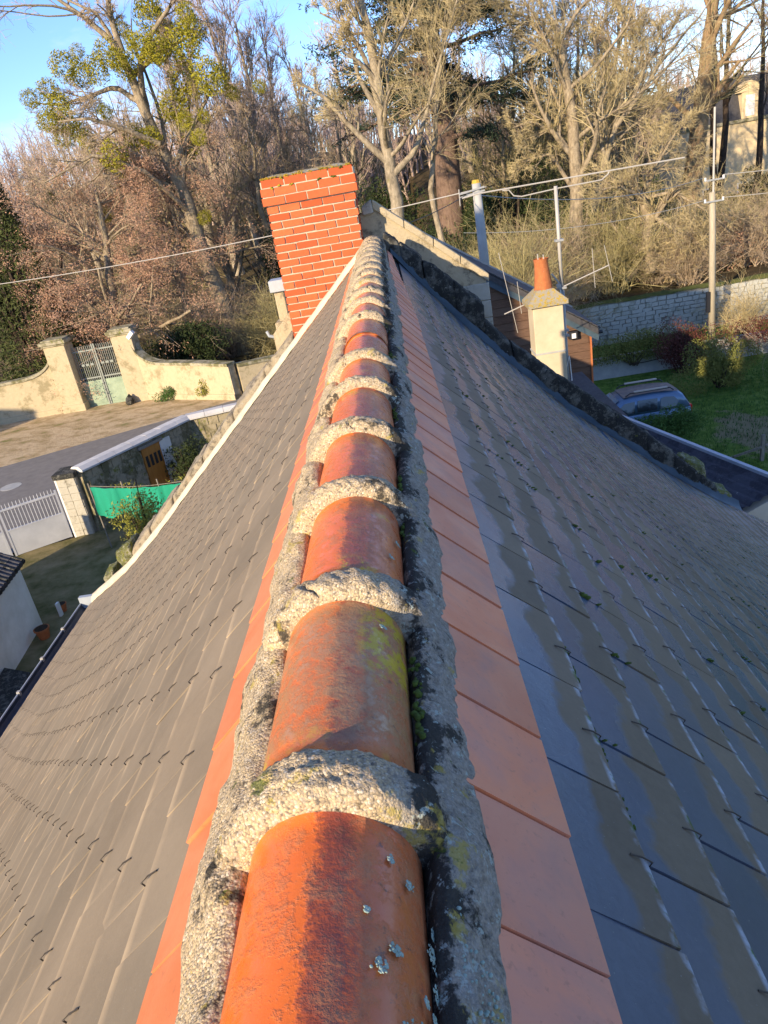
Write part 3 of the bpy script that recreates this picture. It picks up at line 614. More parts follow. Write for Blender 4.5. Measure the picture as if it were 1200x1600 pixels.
m_ = MB(); m_.box(-4.69, -4.40, 8.40, 8.46, -4.53, -4.33); m_.o('gutter_end', M_ZINC, g_)
m_ = MB(); m_.add(blob((-4.53, 6.95, -4.47), 0.035), ICO); m_.o('gutter_debris', M_CREAM2, g_)

# ---- brick chimney on the gable
chim = link('chimney', None, house) if False else None
core = MB(); core.box(-1.192, -0.268, 8.515, 9.10, -1.9, -0.175); core.box(-1.222, -0.238, 8.48, 9.13, -0.108, 0.125)
core.box(-1.192, -0.268, 8.515, 9.10, -0.18, -0.105)
chim = core.o('chimney', M_JOINT, house)
hb = 0.0785; bl = 0.232
def brick(x0, x1, z0, z1, yf, face):
    m_ = MB(); j = 0.0015
    if face == 'front': m_.box(x0, x1, yf, yf + 0.05, z0, z1, jit=j)
    else: m_.box(face, face + 0.05, x0, x1, z0, z1, jit=j)
    m_.o('brick', M_BRICK, chim)
zt = -0.125
for r in range(21):
    z1 = zt - r * hb; z0 = z1 - hb + 0.0165; off = (0.5 if r % 2 == 0 else 1.0) * 0.235
    xe = [-1.205]; x = -1.205 + (0.118 if r % 2 == 0 else 0.222)
    while x < -0.262: xe.append(x); x += 0.2345
    xe.append(-0.255)
    for a, b in zip(xe[:-1], xe[1:]):
        if b - a < 0.03: continue
        mid = (a + b) / 2
        if z1 < float(ZL(mid)) - 0.25: continue
        brick(a + (0 if a == -1.205 else 0.0155), b, z0, z1, 8.500, 'front')
    for sidex in (-1.207, -0.306):
        ys_ = [8.556, 8.66 if r % 2 else 8.78, 8.89 if r % 2 else 9.0, 9.11]
        for a, b in zip(ys_[:-1], ys_[1:]):
            if z1 > float(ZL(sidex)) - 0.15: brick(a, b - 0.012, z0, z1, 0, sidex)
zc = [(-0.108, -0.033, 0.235), (-0.020, 0.056, 0.135), (0.069, 0.142, 0.235)]
for r, (z0, z1, st) in enumerate(zc):
    inset = 0.0 if r < 2 else 0.022
    xe = [-1.232 + inset]; x = xe[0] + st
    while x < -0.30: xe.append(x); x += 0.2345
    xe.append(-0.225 - inset)
    for a, b in zip(xe[:-1], xe[1:]): brick(a + (0 if a == xe[0] else 0.012), b, z0, z1, 8.470 + inset * 0.3, 'front')
    for fx in (-1.234 + inset, -0.273 - inset): brick(8.53, 8.74, z0, z1, 0, fx); brick(8.752, 8.94, z0, z1, 0, fx); brick(8.952, 9.12, z0, z1, 0, fx)
nx_, ny_ = 60, 30; X, Yg = np.meshgrid(np.linspace(-1.215, -0.242, nx_), np.linspace(8.482, 9.12, ny_), indexing='ij')
P = np.stack([X, Yg, X * 0], -1); Z = 0.146 + 0.03 * np.minimum(1, np.minimum(np.minimum(X + 1.215, -0.242 - X), Yg - 8.482) / 0.12) + 0.006 * vnoise(P, 30, 4) + 0.003 * vnoise(P, 110, 6)
obj('chimney_cap', np.stack([X, Yg, Z], -1).reshape(-1, 3), grid_faces(nx_, ny_), M_CAPM, chim, smooth=True)
V = []
for q in range(420):
    x = -1.21 + 0.95 * rng.random() ** 1.25
    if math.sin(x * 21) + math.sin(x * 47 + 2) < -0.3: continue
    V.append(blob((x, 8.475 + abs(rng.normal(0, 0.02)), 0.150 + rng.normal(0, 0.006)), rng.uniform(0.005, 0.012)))
obj('crown_moss', np.concatenate(V), np.concatenate([ICO + 12 * i for i in range(len(V))]), leafm('ochre_moss', (0.16, 0.15, 0.02), (0.50, 0.30, 0.03), 14), chim, kind='stuff', smooth=True)
for x, z in ((-0.99, 0.135), (-1.03, 0.065), (-0.36, 0.14), (-0.60, 0.062), (-1.1, 0.060), (-0.9, 0.06), (-0.45, 0.062)):
    m_ = MB()
    for q in range(6): m_.add(blob((x + rng.normal(0, 0.009), 8.470 + rng.normal(0, 0.003), z + rng.normal(0, 0.007)), rng.uniform(0.008, 0.016)), ICO)
    m_.o('moss_tuft', M_LMIST if x < -0.8 else M_MOSS, chim, smooth=True)

# ================================================================== neighbouring structures beyond the gable
sg = empty('stone_gable', (0.4, 9.0, -9.5), 'cream limestone gable of the next house rising behind the dark mossy coping', 'building')
poly = [(-1.5, -10.4), (1.06, -10.4), (1.06, -1.28), (0.52, -0.83), (-0.12, -0.31), (-0.24, -0.36), (-1.5, -1.5)]
m_ = MB(); m_.prism(poly, 'y', 8.90, 9.18); m_.o('wall', M_CREAM, sg)
tp = [(-0.21, -0.27), (-0.10, -0.24), (0.22, -0.50), (0.52, -0.745), (0.80, -0.98), (1.10, -1.225)]
for k in range(1, len(tp) - 1):
    a, b = tp[k], tp[k + 1]; V = []
    m_ = MB(); m_.prism([(a[0] + 0.004, a[1]), (b[0] - 0.004, b[1]), (b[0] - 0.012, b[1] - 0.085), (a[0] - 0.006, a[1] - 0.085)], 'y', 8.86, 9.22); m_.o('coping_stone', M_CREAM, sg, bevel=0.008)
m_ = MB(); m_.prism([(-0.23, -0.30), (-0.11, -0.235), (-0.10, -0.37), (-0.22, -0.38)], 'y', 8.84, 9.24); m_.o('apex_stone', M_CREAM2, sg, bevel=0.01)
for r in range(14):
    z1 = -1.32 - r * 0.20; x = 1.085
    while x > 0.35:
        w = rng.uniform(0.2, 0.34); x0 = x - w
        if z1 < -1.25 - (x0 - 1.06) * -0.0 - max(0, 0) and z1 < -0.35 - 0.82 * (x0 + 0.1):
            m_ = MB(); m_.box(x0 + 0.01, x, 8.872, 8.93, z1 - 0.188, z1, jit=0.004); m_.o('stone', M_CREAM2, sg, bevel=0.006)
        x = x0
# roof of that house falling away behind
m_ = MB(); m_.prism([(-3.0, -5.2), (-0.2, -2.75), (1.0, -3.9), (1.0, -4.4), (-3.0, -5.6)], 'y', 9.19, 16.8); m_.o('roof', M_DROOF, sg); m_ = MB(); m_.box(-2.9, 0.95, 9.2, 16.7, -10.6, -5.25); m_.box(-1.6, 0.95, 9.2, 16.7, -5.25, -4.3); m_.o('side_wall', M_RENDER, sg)

tb = empty('timber_clad_building', (2.0, 13.9, -10.5), 'brown timber clad gable with a dark slate verge behind the rendered chimney', 'building')
m_ = MB(); m_.prism([(0.3, -10.6), (3.22, -10.6), (3.22, -3.02), (1.62, -1.93), (0.9, -1.44), (0.3, -1.05)], 'y', 13.05, 14.6); m_.o('wall', M_BOARD, tb)
z = -1.55; 
while z > -5.6:
    zb = z - 0.138; xr = min(3.25, 1.62 + (-1.93 - z) / 0.681) 
    if xr > 0.5:
        m_ = MB(); m_.add([(0.4, 13.02, zb), (min(3.25, xr + 0.138 / 0.681), 13.02, zb), (min(3.25, xr + 0.138 / 0.681), 13.06, zb), (0.4, 13.06, zb), (0.4, 13.035, z - 0.006), (xr, 13.035, z - 0.006), (xr, 13.06, z - 0.006), (0.4, 13.06, z - 0.006)], BF); m_.o('board', M_BOARD, tb)
    z -= 0.14
m_ = MB(); m_.prism([(0.3, -0.90), (3.38, -2.99), (3.36, -3.09), (0.3, -1.00)], 'y', 12.90, 14.95); m_.o('roof', M_DROOF, tb)
m_ = MB(); m_.prism([(0.3, -0.985), (3.38, -3.075), (3.36, -3.20), (0.3, -1.115)], 'y', 12.93, 12.965); m_.o('bargeboard', M_LEAD, tb)
for k in range(22):
    t = k / 22; x = 0.3 + 3.08 * t; z = -0.885 - 2.09 * t
    m_ = MB(); m_.add([(x, 12.88, z - 0.004), (x + 0.15, 12.88, z - 0.106), (x + 0.15, 14.96, z - 0.106), (x, 14.96, z - 0.004), (x, 12.88, z + 0.012), (x + 0.15, 12.88, z - 0.078), (x + 0.15, 14.96, z - 0.078), (x, 14.96, z + 0.012)], BF); m_.o('slate_course', M_DROOF, tb)
m_ = MB(); m_.bar((0.3, 14.97, -0.86), (3.4, 14.97, -2.965), 0.03, 0.05); m_.o('verge_trim', M_ALU, tb)
m_ = MB(); m_.box(3.235, 3.26, 12.99, 13.07, -5.6, -3.1); m_.o('corner_trim', M_POT, tb)
m_ = MB(); m_.box(2.86, 3.0, 12.90, 13.01, -3.10, -2.97); fl = m_.o('floodlight', M_BLACK, tb); m_ = MB(); m_.box(2.90, 2.97, 12.885, 12.899, -3.085, -3.0); m_.o('lamp_lens', M_WHITE, fl)
m_ = MB(); m_.tube([(3.38, 12.95, -3.06), (3.44, 12.95, -3.06)], 0.03, 8); m_.o('gutter_end', M_BLACK, tb)

an = empty('low_annexe', (2.0, 11.2, -10.5), 'low flat roofed annexe hidden behind the right roof edge under the cream chimney', 'building')
m_ = MB(); m_.box(1.25, 2.95, 9.3, 12.7, -10.6, -3.75); m_.o('wall', M_RENDER, an); m_ = MB(); m_.box(1.2, 3.0, 9.25, 12.75, -3.745, -3.65); m_.o('roof', M_DROOF, an)
rc = empty('rendered_chimney', (2.15, 11.2, -3.65), 'cream rendered chimney with a terracotta pot and lichened cap, in front of brown boards', 'chimney')
m_ = MB(); m_.box(1.935, 2.375, 11.0, 11.42, -3.66, -2.10); m_.o('shaft', simple('buff_render', [(0.46, 0.38, 0.25), (0.58, 0.49, 0.33)], 3, 0.9, 0.2), rc, bevel=0.01)
m_ = MB(); m_.box(1.925, 2.385, 10.99, 11.43, -2.80, -2.775); m_.o('band', M_CONC, rc)
V = [(1.87, 10.94, -2.10), (2.44, 10.94, -2.10), (2.44, 11.48, -2.10), (1.87, 11.48, -2.10), (1.87, 10.94, -2.04), (2.44, 10.94, -2.04), (2.44, 11.48, -2.04), (1.87, 11.48, -2.04), (2.03, 11.08, -1.88), (2.27, 11.08, -1.88), (2.27, 11.34, -1.88), (2.03, 11.34, -1.88)]
Fc = [[0, 3, 2, 1], [0, 1, 5, 4], [1, 2, 6, 5], [2, 3, 7, 6], [3, 0, 4, 7], [4, 5, 9, 8], [5, 6, 10, 9], [6, 7, 11, 10], [7, 4, 8, 11], [8, 9, 10, 11]]
pobj('chimney_cap', V, Fc, M_CAPM, rc)
m_ = MB(); m_.tube([(2.15, 11.21, -1.90), (2.15, 11.21, -1.80), (2.145, 11.21, -1.62), (2.14, 11.21, -1.50), (2.14, 11.21, -1.46)], [0.135, 0.125, 0.105, 0.10, 0.108], 18, caps=False); m_.tube([(2.14, 11.21, -1.46), (2.14, 11.21, -1.6)], [0.09, 0.088], 18, caps=False); m_.o('chimney_pot', M_POT, rc, smooth=True)
for dx in (-0.03, 0.05): m_ = MB(); m_.tube([(2.14 + dx, 11.21, -1.62), (2.13 + dx, 11.21, -1.36 - abs(dx))], 0.008, 6); m_.o('rod', M_ALU, rc)

ta = empty('aerial_mast', (2.48, 11.5, -3.65), 'metal aerial mast beside the cream chimney carrying two television aerials', 'aerial')
m_ = MB(); m_.tube([(2.48, 11.5, -3.66), (2.48, 11.5, -2.0)], 0.034, 10); m_.o('mast', M_ALUD, ta, smooth=True)
m_ = MB(); m_.tube([(2.48, 11.5, -2.0), (2.48, 11.5, -0.55)], 0.026, 10); m_.o('mast', M_ALU, ta, smooth=True)
for z in (-2.62, -2.7, -1.30, -1.98): m_ = MB(); m_.box(2.42, 2.54, 11.45, 11.55, z, z + 0.03); m_.o('clamp', M_ALUD, ta)
def atp(x, y, Y): p = at(x, y, Y); return tuple(p)
Ya = 11.5
m_ = MB(); m_.tube([atp(722, 310, Ya), atp(750, 302, Ya), atp(1070, 246, Ya)], 0.011, 6); m_.o('boom', M_ALU, ta)
m_ = MB(); m_.tube([atp(785, 298, Ya), atp(795, 297, Ya), atp(803, 306, Ya), atp(815, 307, Ya), atp(872, 294, Ya), atp(940, 281, Ya), atp(950, 272, Ya), atp(952, 267, Ya)], 0.009, 6); m_.o('support_arm', M_ALU, ta)
for x in (719, 742): m_ = MB(); m_.tube([atp(x - 2, 296 if x < 730 else 300, Ya), atp(x, 322, Ya)], 0.007, 5); m_.o('element', M_ALU, ta)
m_ = MB(); m_.tube([atp(788, 491, Ya), atp(952, 414, Ya)], 0.009, 6); m_.o('boom', M_ALU, ta)
for (x0, y0, x1, y1) in ((779, 395, 809, 520), (808, 440, 815, 490), (925, 388, 930, 450), (944, 383, 957, 440)):
    m_ = MB(); m_.tube([atp(x0, y0, Ya), atp(x1, y1, Ya)], 0.0045, 5); m_.o('element', M_ALU, ta)
m_ = MB(); m_.tube([atp(862, 428, Ya), atp(872, 440, Ya), atp(878, 450, Ya)], 0.014, 6); m_.box(*[2.40, 2.46, 11.44, 11.5, -1.95, -1.90]); m_.o('bracket', M_ALU, ta)
m_ = MB(); m_.tube([(2.45, 11.46, -1.95), (2.44, 11.46, -2.4), (2.43, 11.46, -2.9), (2.46, 11.46, -3.2), (2.52, 11.46, -3.0), (2.54, 11.46, -3.4)], 0.008, 5); m_.o('cable', M_WHITE, ta)

vc = empty('small_vent_shaft', (-1.40, 9.3, -9.0), 'small cream stone shaft with a pale zinc cap beside the brick chimney', 'vent')
m_ = MB(); m_.box(-1.44, -1.32, 9.24, 9.4, -1.42, -1.07); m_.box(-1.50, -1.30, 9.2, 9.45, -9.0, -1.42); m_.o('shaft', M_CREAM, vc, bevel=0.01)
m_ = MB(); m_.box(-1.475, -1.285, 9.19, 9.45, -1.065, -0.93); m_.o('cap', M_ZINC, vc, bevel=0.006)
m_ = MB(); m_.tube([(-1.62, 9.2, -1.50), (-1.60, 9.2, -1.56), (-1.50, 9.22, -1.60)], 0.02, 8); m_.o('elbow_pipe', M_ZINC, vc)

def scale_about_eye(o, k): o.location = Vector(o.location) * k; o.scale = (k, k, k)
scale_about_eye(tb, 1.6); scale_about_eye(an, 1.5); scale_about_eye(rc, 1.5); scale_about_eye(ta, 1.5)
# lean-to with a dark corrugated roof, bottom right
lt = empty('corrugated_shed', (4.6, 10.6, -10.5), 'low shed with dark corrugated lichen spotted roof beyond the right gable', 'shed')
E0, E1 = onz(975, 655, -4.9), onz(1230, 757, -4.9); E0 = np.array([3.6, 13.4, -4.9]) if False else E0
dirE = E1 - E0; dirE /= np.linalg.norm(dirE); perp = np.array([dirE[1], -dirE[0], 0]); perp = perp if perp[1] < 0 else -perp
M_CORR = mossstone('corrugated_dark', (0.075, 0.078, 0.095), (0.035, 0.036, 0.045), 0.5, 0.635, 3.5, 0.74)
nu, nv = 120, 60; Ln = np.linalg.norm(E1 - E0); U, Vv = np.meshgrid(np.linspace(-0.3, Ln, nu), np.linspace(0, 3.4, nv), indexing='ij')
P = E0 + U[..., None] * dirE + Vv[..., None] * perp; P[..., 2] += -Vv * 0.22 + 0.022 * np.sin(Vv * 2 * math.pi / 0.17)
o = obj('roof', P.reshape(-1, 3), grid_faces(nu, nv), M_CORR, lt, smooth=True)
m_ = MB(); m_.bar(E0 - dirE * 0.3 + (0, 0, 0.03), E1 + (0, 0, 0.03), 0.07, 0.05); m_.o('edge_trim', M_ZINC, lt)
m_ = MB(); c0, c1 = E0 - dirE * 0.2, E1; c2, c3 = E1 + perp * 3.2, E0 - dirE * 0.2 + perp * 3.2
V = [(c[0], c[1], -11.0) for c in (c0, c1, c2, c3)] + [(c[0], c[1], -5.0 - (0.74 if i > 1 else 0)) for i, c in enumerate((c0, c1, c2, c3))]; m_.add(V, BF); m_.o('wall', M_RENDER, lt)

# ================================================================== GROUND
def gz(x, y):
    x = np.asarray(x, float); y = np.asarray(y, float)
    base = -9.0 - 1.5 * sm((x - 0.0) / 4.5)
    ter = np.where((y > 41.25) & (x > 4), -8.35 + 0.008 * (y - 41), base)
    base = np.where(x > 4, ter, base - 0.0)
    st = 62 + 40 * sm((x - 12) / 14); h = 15.5 - 3 * sm((x + 30) / 40)
    return base + h * sm((y - st) / 75) + 0.5 * sm((x - 25) / 40) * sm((y - 42) / 40)
ys = np.unique(np.concatenate([np.linspace(-60, 40, 60), [41.0, 41.3], np.linspace(42, 200, 90), np.linspace(210, 900, 12)])); xs = np.unique(np.concatenate([np.linspace(-400, -80, 10), np.linspace(-80, 100, 120), np.linspace(110, 500, 12), [3.95, 4.05]]))
X, Yg = np.meshgrid(xs, ys, indexing='ij'); Z = gz(X, Yg); Pn = np.stack([X, Yg, X * 0], -1); Z = Z + 0.05 * vnoise(Pn, 0.5, 2) * (Yg > 45)
o = obj('ground', np.stack([X, Yg, Z], -1).reshape(-1, 3), grid_faces(len(xs), len(ys)), M_LITTER, smooth=True, kind='structure')
def sheet(name, pts, dz, mat, z=None, n=1):
    V = [(x, y, (z if z is not None else -9.0) + dz) for x, y in pts]; return pobj(name, V, [list(range(len(V)))], mat, kind='structure')
g9 = lambda x, y: tuple((onz(x, y, -9.0))[:2])
# left: verge, road, yard
sheet('dirt_verge', [(-60, 24), (-0.5, 34), (-0.5, 42), (-60, 42)], 0.06, M_VERGE)
ra, rb = g9(0, 733), g9(260, 658); rc_, rd = g9(0, 800), g9(330, 690)
dA = np.array(rb) - np.array(ra)
road_pts = [tuple(np.array(ra) - 3 * dA), tuple(np.array(rb) + 1.0 * dA), (-1.0, 27.2), (-10.6, 22.6), (-13.0, 21.2), (-60, 4)]
sheet('road', road_pts, 0.068, M_ROAD)
sheet('yard_lawn', [(-13.4, 20.9), (-10.9, 21.75), (-1.0, 27.0), (-1.0, 9.0), (-4.4, -8), (-30, -8), (-30, 13)], 0.064, M_YARD)
m_ = MB(); c_ = np.append(g9(18, 763), -8.93); m_.tube([c_ - (0, 0, 0.02), c_ + (0, 0, 0.006)], 0.42, 28); m_.o('manhole_cover', M_CONC, None, label='round grey manhole cover set in the asphalt road outside the white gate', cat='manhole cover')
# right: lawn
sheet('lawn', [(4.6, 6), (60, 6), (60, 41.0), (4.6, 41.0)], 0.05, M_LAWN, -10.5)
e_ = []
for k in range(26):
    a = 2 * math.pi * k / 26; e_.append((12.1 + (1.1 + 0.25 * math.sin(3 * a)) * math.cos(a), 25.5 + (2.0 + 0.3 * math.cos(2 * a)) * math.sin(a)))

V = []; N = 26000; gx = rng.uniform(9, 22, N); gy = rng.uniform(18, 34, N); a = rng.uniform(0, 6.28, N); hh = rng.uniform(0.04, 0.13, N); lx = rng.normal(0, 0.03, N)
V = np.stack([np.stack([gx - 0.015 * np.cos(a), gy - 0.015 * np.sin(a), gx * 0 - 10.46], -1), np.stack([gx + 0.015 * np.cos(a), gy + 0.015 * np.sin(a), gx * 0 - 10.46], -1), np.stack([gx + lx, gy + lx, -10.44 + hh], -1)], 1).reshape(-1, 3)
obj('grass', V, np.arange(3 * N).reshape(-1, 3), M_LGREEN, kind='stuff', label='short green grass growing on the lawn behind the parked car', cat='grass')

# ------------------------------------------------------------------ left: gate walls, piers, gate
def wall_profile(name, pts, h, base, th, mat, capmat, label, nb=(0.1, 0.07)):
    """pts: list of (x, y, height) along the wall"""
    root = empty(name, (pts[0][0], pts[0][1], base), label, 'wall')
    P = np.array([(p[0], p[1]) for p in pts]); H = np.array([p[2] for p in pts]); n = len(P)
    T = np.gradient(P, axis=0); T /= np.linalg.norm(T, axis=1)[:, None]; N_ = np.stack([T[:, 1], -T[:, 0]], 1)
    def strip(o1, z0, z1):
        V = []
        for i in range(n):
            for s_, z in ((1, z0[i]), (1, z1[i]), (-1, z1[i]), (-1, z0[i])): V.append((P[i, 0] + N_[i, 0] * o1 * s_, P[i, 1] + N_[i, 1] * o1 * s_, z))
        Fc = [[4 * i + j, 4 * i + (j + 1) % 4, 4 * (i + 1) + (j + 1) % 4, 4 * (i + 1) + j] for i in range(n - 1) for j in range(4)] + [[0, 3, 2, 1], [4 * n - 4, 4 * n - 3, 4 * n - 2, 4 * n - 1]]
        return V, Fc
    b = np.full(n, base - 0.2)
    m1 = MB(); m1.add(*strip(th / 2, b, base + H - 0.14)); m1.o('wall_face', mat, root)
    m2 = MB(); m2.add(*strip(th / 2 + 0.07, base + H - 0.14, base + H)); m2.o('coping', capmat, root)
    m3 = MB(); m3.add(*strip(th / 2 + 0.05, b, np.full(n, base + 0.35))); m3.o('plinth', mat, root)
    return root
M_GW = mossstone('gate_wall_stone', (0.56, 0.47, 0.30), (0.27, 0.23, 0.13), 0.545, 0.70, 1.1, 0.70)
M_GWC = mossstone('gate_wall_coping', (0.44, 0.40, 0.28), (0.14, 0.13, 0.06), 0.50, 0.64, 1.6, 0.58)
def swoop(x0, y0, x1, y1, h0, h1, n=14):
    """quarter-ellipse from tall h0 at (x0,y0) down to h1"""
    return [(x0 + (x1 - x0) * (1 - math.cos(t)), y0 + (y1 - y0) * (1 - math.cos(t)), h0 + (h1 - h0) * math.sin(t)) for t in np.linspace(0, math.pi / 2, n)]
lw = swoop(-18.7, 39.75, -20.6, 39.55, 3.3, 2.25)
wall_profile('gate_wall', lw + [(-24, 39.3, 2.2), (-34, 38.8, 2.15)], 0, -9.0, 0.45, M_GW, M_GWC, 'cream stone wall curving up to the left pier of the green gate')
rw = swoop(-14.0, 39.55, -12.4, 38.7, 3.1, 2.05)
wall_profile('gate_wall', rw + [(-10.6, 37.6, 2.0), (-8.5, 36.3, 1.9)], 0, -9.0, 0.45, M_GW, M_GWC, 'cream stone wall curving down from the right pier past two green shrubs')
wall_profile('street_wall', [(-8.3, 36.6, 1.75), (-5.5, 38.0, 1.6), (-1, 40.5, 1.5)], 0, -9.0, 0.4, M_GW, M_GWC, 'low plain stone wall running on behind the roof corner')
def pier(x0, x1, y0, y1, h, label, group=None):
    root = empty('gate_pier', ((x0 + x1) / 2, (y0 + y1) / 2, -9), label, 'gate pier', 'stone piers of the green gate')
    m_ = MB(); m_.box(x0, x1, y0, y1, -9.1, -9 + h - 0.35); m_.o('shaft', M_GW, root, bevel=0.02)
    m_ = MB(); m_.box(x0 - 0.06, x1 + 0.06, y0 - 0.06, y1 + 0.06, -9.1, -8.55); m_.o('base', M_GW, root, bevel=0.02)
    m_ = MB(); m_.box(x0 - 0.07, x1 + 0.07, y0 - 0.07, y1 + 0.07, -9 + h - 0.35, -9 + h - 0.25); m_.box(x0 - 0.15, x1 + 0.15, y0 - 0.15, y1 + 0.15, -9 + h - 0.25, -9 + h - 0.08); m_.box(x0 - 0.03, x1 + 0.03, y0 - 0.03, y1 + 0.03, -9 + h - 0.08, -9 + h); m_.o('capital', M_GWC, root, bevel=0.015)
    return root
pier(-18.75, -17.6, 39.3, 40.4, 4.0, 'left cream stone pier of the green gate')
rp = pier(-15.1, -14.0, 39.3, 40.4, 4.0, 'right cream stone pier of the green gate with a white lamp')
m_ = MB(); m_.bar((-14.1, 39.2, -5.55), (-13.75, 39.1, -5.25), 0.22, 0.2); m_.o('lamp', M_WHITE, rp)
m_ = MB(); m_.add(blob((-14.95, 38.95, -8.75), 0.28, (1, 1, 1.3)), ICO); m_.o('guard_stone', M_COPR, rp)
gt = empty('metal_gate', (-16.35, 39.9, -9), 'grey green double gate with vertical bars between two cream piers', 'gate')
for s_, xa, xb in ((0, -17.58, -16.37), (1, -16.33, -15.12)):
    lf = MB(); lf.box(xa, xb, 39.86, 39.94, -8.95, -7.55); lf = lf.o('leaf', M_GGATE, gt)
    m_ = MB(); m_.box(xa + 0.12, xb - 0.12, 39.84, 39.858, -8.8, -7.75); m_.o('panel', M_GGATE, lf)
    for z in (-7.42, -5.95): m_ = MB(); m_.box(xa, xb, 39.87, 39.93, z, z + 0.07); m_.o('rail', M_GBAR, lf)
    for x in np.linspace(xa + 0.06, xb - 0.06, 11): m_ = MB(); m_.tube([(x, 39.9, -7.55), (x, 39.9, -5.65)], 0.021, 5); m_.o('bar', M_GBAR, lf)
    m_ = MB(); m_.box(xb - 0.07 if s_ == 0 else xa, xb if s_ == 0 else xa + 0.07, 39.82, 39.88, -8.95, -5.6); m_.o('stile', M_GBAR, lf)
    for k in range(3): m_ = MB(); m_.box(xb - 0.9 + k * 0.25 if s_ == 0 else xa + 0.15 + k * 0.25, xb - 0.72 + k * 0.25 if s_ == 0 else xa + 0.33 + k * 0.25, 39.83, 39.87, -6.72, -6.60); m_.o('ornament', M_GBAR, lf)
rs = empty('road_sign', tuple(np.append(at(383, 596, 37.5)[:2], -9)), 'small red and white road sign at the right end of the gate wall', 'sign')
c_ = at(383, 582, 37.5); m_ = MB(); m_.tube([(c_[0], 37.5, -9), (c_[0], 37.5, c_[2] + 0.3)], 0.03, 8); m_.o('post', M_ALUD, rs)
m_ = MB(); m_.tube([(c_[0], 37.44, c_[2]), (c_[0], 37.47, c_[2])], 0.32, 20); m_.o('face', M_RED, rs)

# low wall with rounded white coping and the orange door
CP = [g for g in ((-10.75, 21.9), (-8.2, 26.1), (-6.2, 26.6), (-3.5, 27.2))]
M_LOWW = mossstone('ivy_stained_wall', (0.42, 0.36, 0.24), (0.13, 0.12, 0.06), 0.50, 0.64, 1.8, 0.60)
lr = empty('boundary_wall', (-9.5, 24, -9), 'stained stone garden wall with a pale rounded coping and a wooden door', 'wall')
for (a, b) in zip(CP[:-1], CP[1:]):
    a3, b3 = np.array(a), np.array(b); t = (b3 - a3) / np.linalg.norm(b3 - a3); nn = np.array([t[1], -t[0]]); L_ = np.linalg.norm(b3 - a3)
    m_ = MB(); V = [(*(p + nn * s_ * 0.18), z) for z in (-9.1, -6.86) for (p, s_) in ((a3, 1), (b3, 1), (b3, -1), (a3, -1))]; m_.add(V, BF); m_.o('wall_face', M_LOWW, lr)
    k = int(L_ / 0.62)
    for i in range(k):
        p, q = a3 + t * L_ * i / k, a3 + t * (L_ * (i + 1) / k - 0.012); m_ = MB()
        V = []; 
        for e in (p, q):
            for (o_, z) in ((0.30, -6.86), (0.30, -6.80), (0.16, -6.70), (-0.16, -6.70), (-0.30, -6.80), (-0.30, -6.86)): V.append((*(e + nn * o_), z + rng.normal(0, 0.004)))
        m_.add(V, [[0, 1, 2, 3, 4, 5][::-1], [6, 7, 8, 9, 10, 11]] + [[j, (j + 1) % 6, (j + 1) % 6 + 6, j + 6] for j in range(6)]); m_.o('coping_stone', simple('pale_coping', [(0.46, 0.45, 0.43), (0.62, 0.60, 0.56)], 2, 0.9, 0.2) if i == 0 and a == CP[0] else bpy.data.materials['pale_coping'], lr)
    # stones showing on the yard side
    for i in range(int(L_ / 0.4)):
        for r in range(7):
            if a == CP[0] and 0.44 < (i * 0.4) / L_ < 0.70 and r < 6: continue
            if a != CP[0] and rng.random() < 0.4: continue
            s0 = i * 0.4 + (r % 2) * 0.2; p = a3 + t * s0; q = a3 + t * min(L_, s0 + rng.uniform(0.3, 0.38)); z0 = -9.0 + r * 0.3
            V = [(*(e + nn * o_), z) for z in (z0 + 0.01, z0 + 0.28) for (e, o_) in ((p, 0.17), (q, 0.17), (q, 0.20), (p, 0.20))]
            m_ = MB(); m_.add(np.array(V) + rng.normal(0, 0.006, (8, 3)), BF); m_.o('stone', M_LOWW, lr)
a3, b3 = np.array(CP[0]), np.array(CP[1]); t = (b3 - a3) / np.linalg.norm(b3 - a3); nn = np.array([t[1], -t[0]]); L_ = np.linalg.norm(b3 - a3)
def dbox(s0, s1, o0, o1, z0, z1, name, mat, par):
    p, q = a3 + t * s0, a3 + t * s1; m_ = MB(); m_.add([(*(e + nn * o_), z) for z in (z0, z1) for (e, o_) in ((p, o0), (q, o0), (q, o1), (p, o1))], BF); return m_.o(name, mat, par)
dr = dbox(0.49 * L_, 0.66 * L_, 0.185, 0.25, -9.0, -7.05, 'door', M_DOOR, lr)
dbox(0.465 * L_, 0.685 * L_, 0.182, 0.30, -7.05, -6.95, 'lintel', M_OLDW, lr)
dbox(0.665 * L_, 0.76 * L_, 0.182, 0.24, -9.0, -7.05, 'door_jamb', M_WHITER, lr)
for k in range(4): dbox((0.505 + k * 0.038) * L_, (0.528 + k * 0.038) * L_, 0.252, 0.256, -7.75, -7.35, 'door_light', M_BLACK, dr)
dbox(0.655 * L_, 0.66 * L_, 0.252, 0.27, -9, -7.1, 'door_edge', M_WHITE, dr)

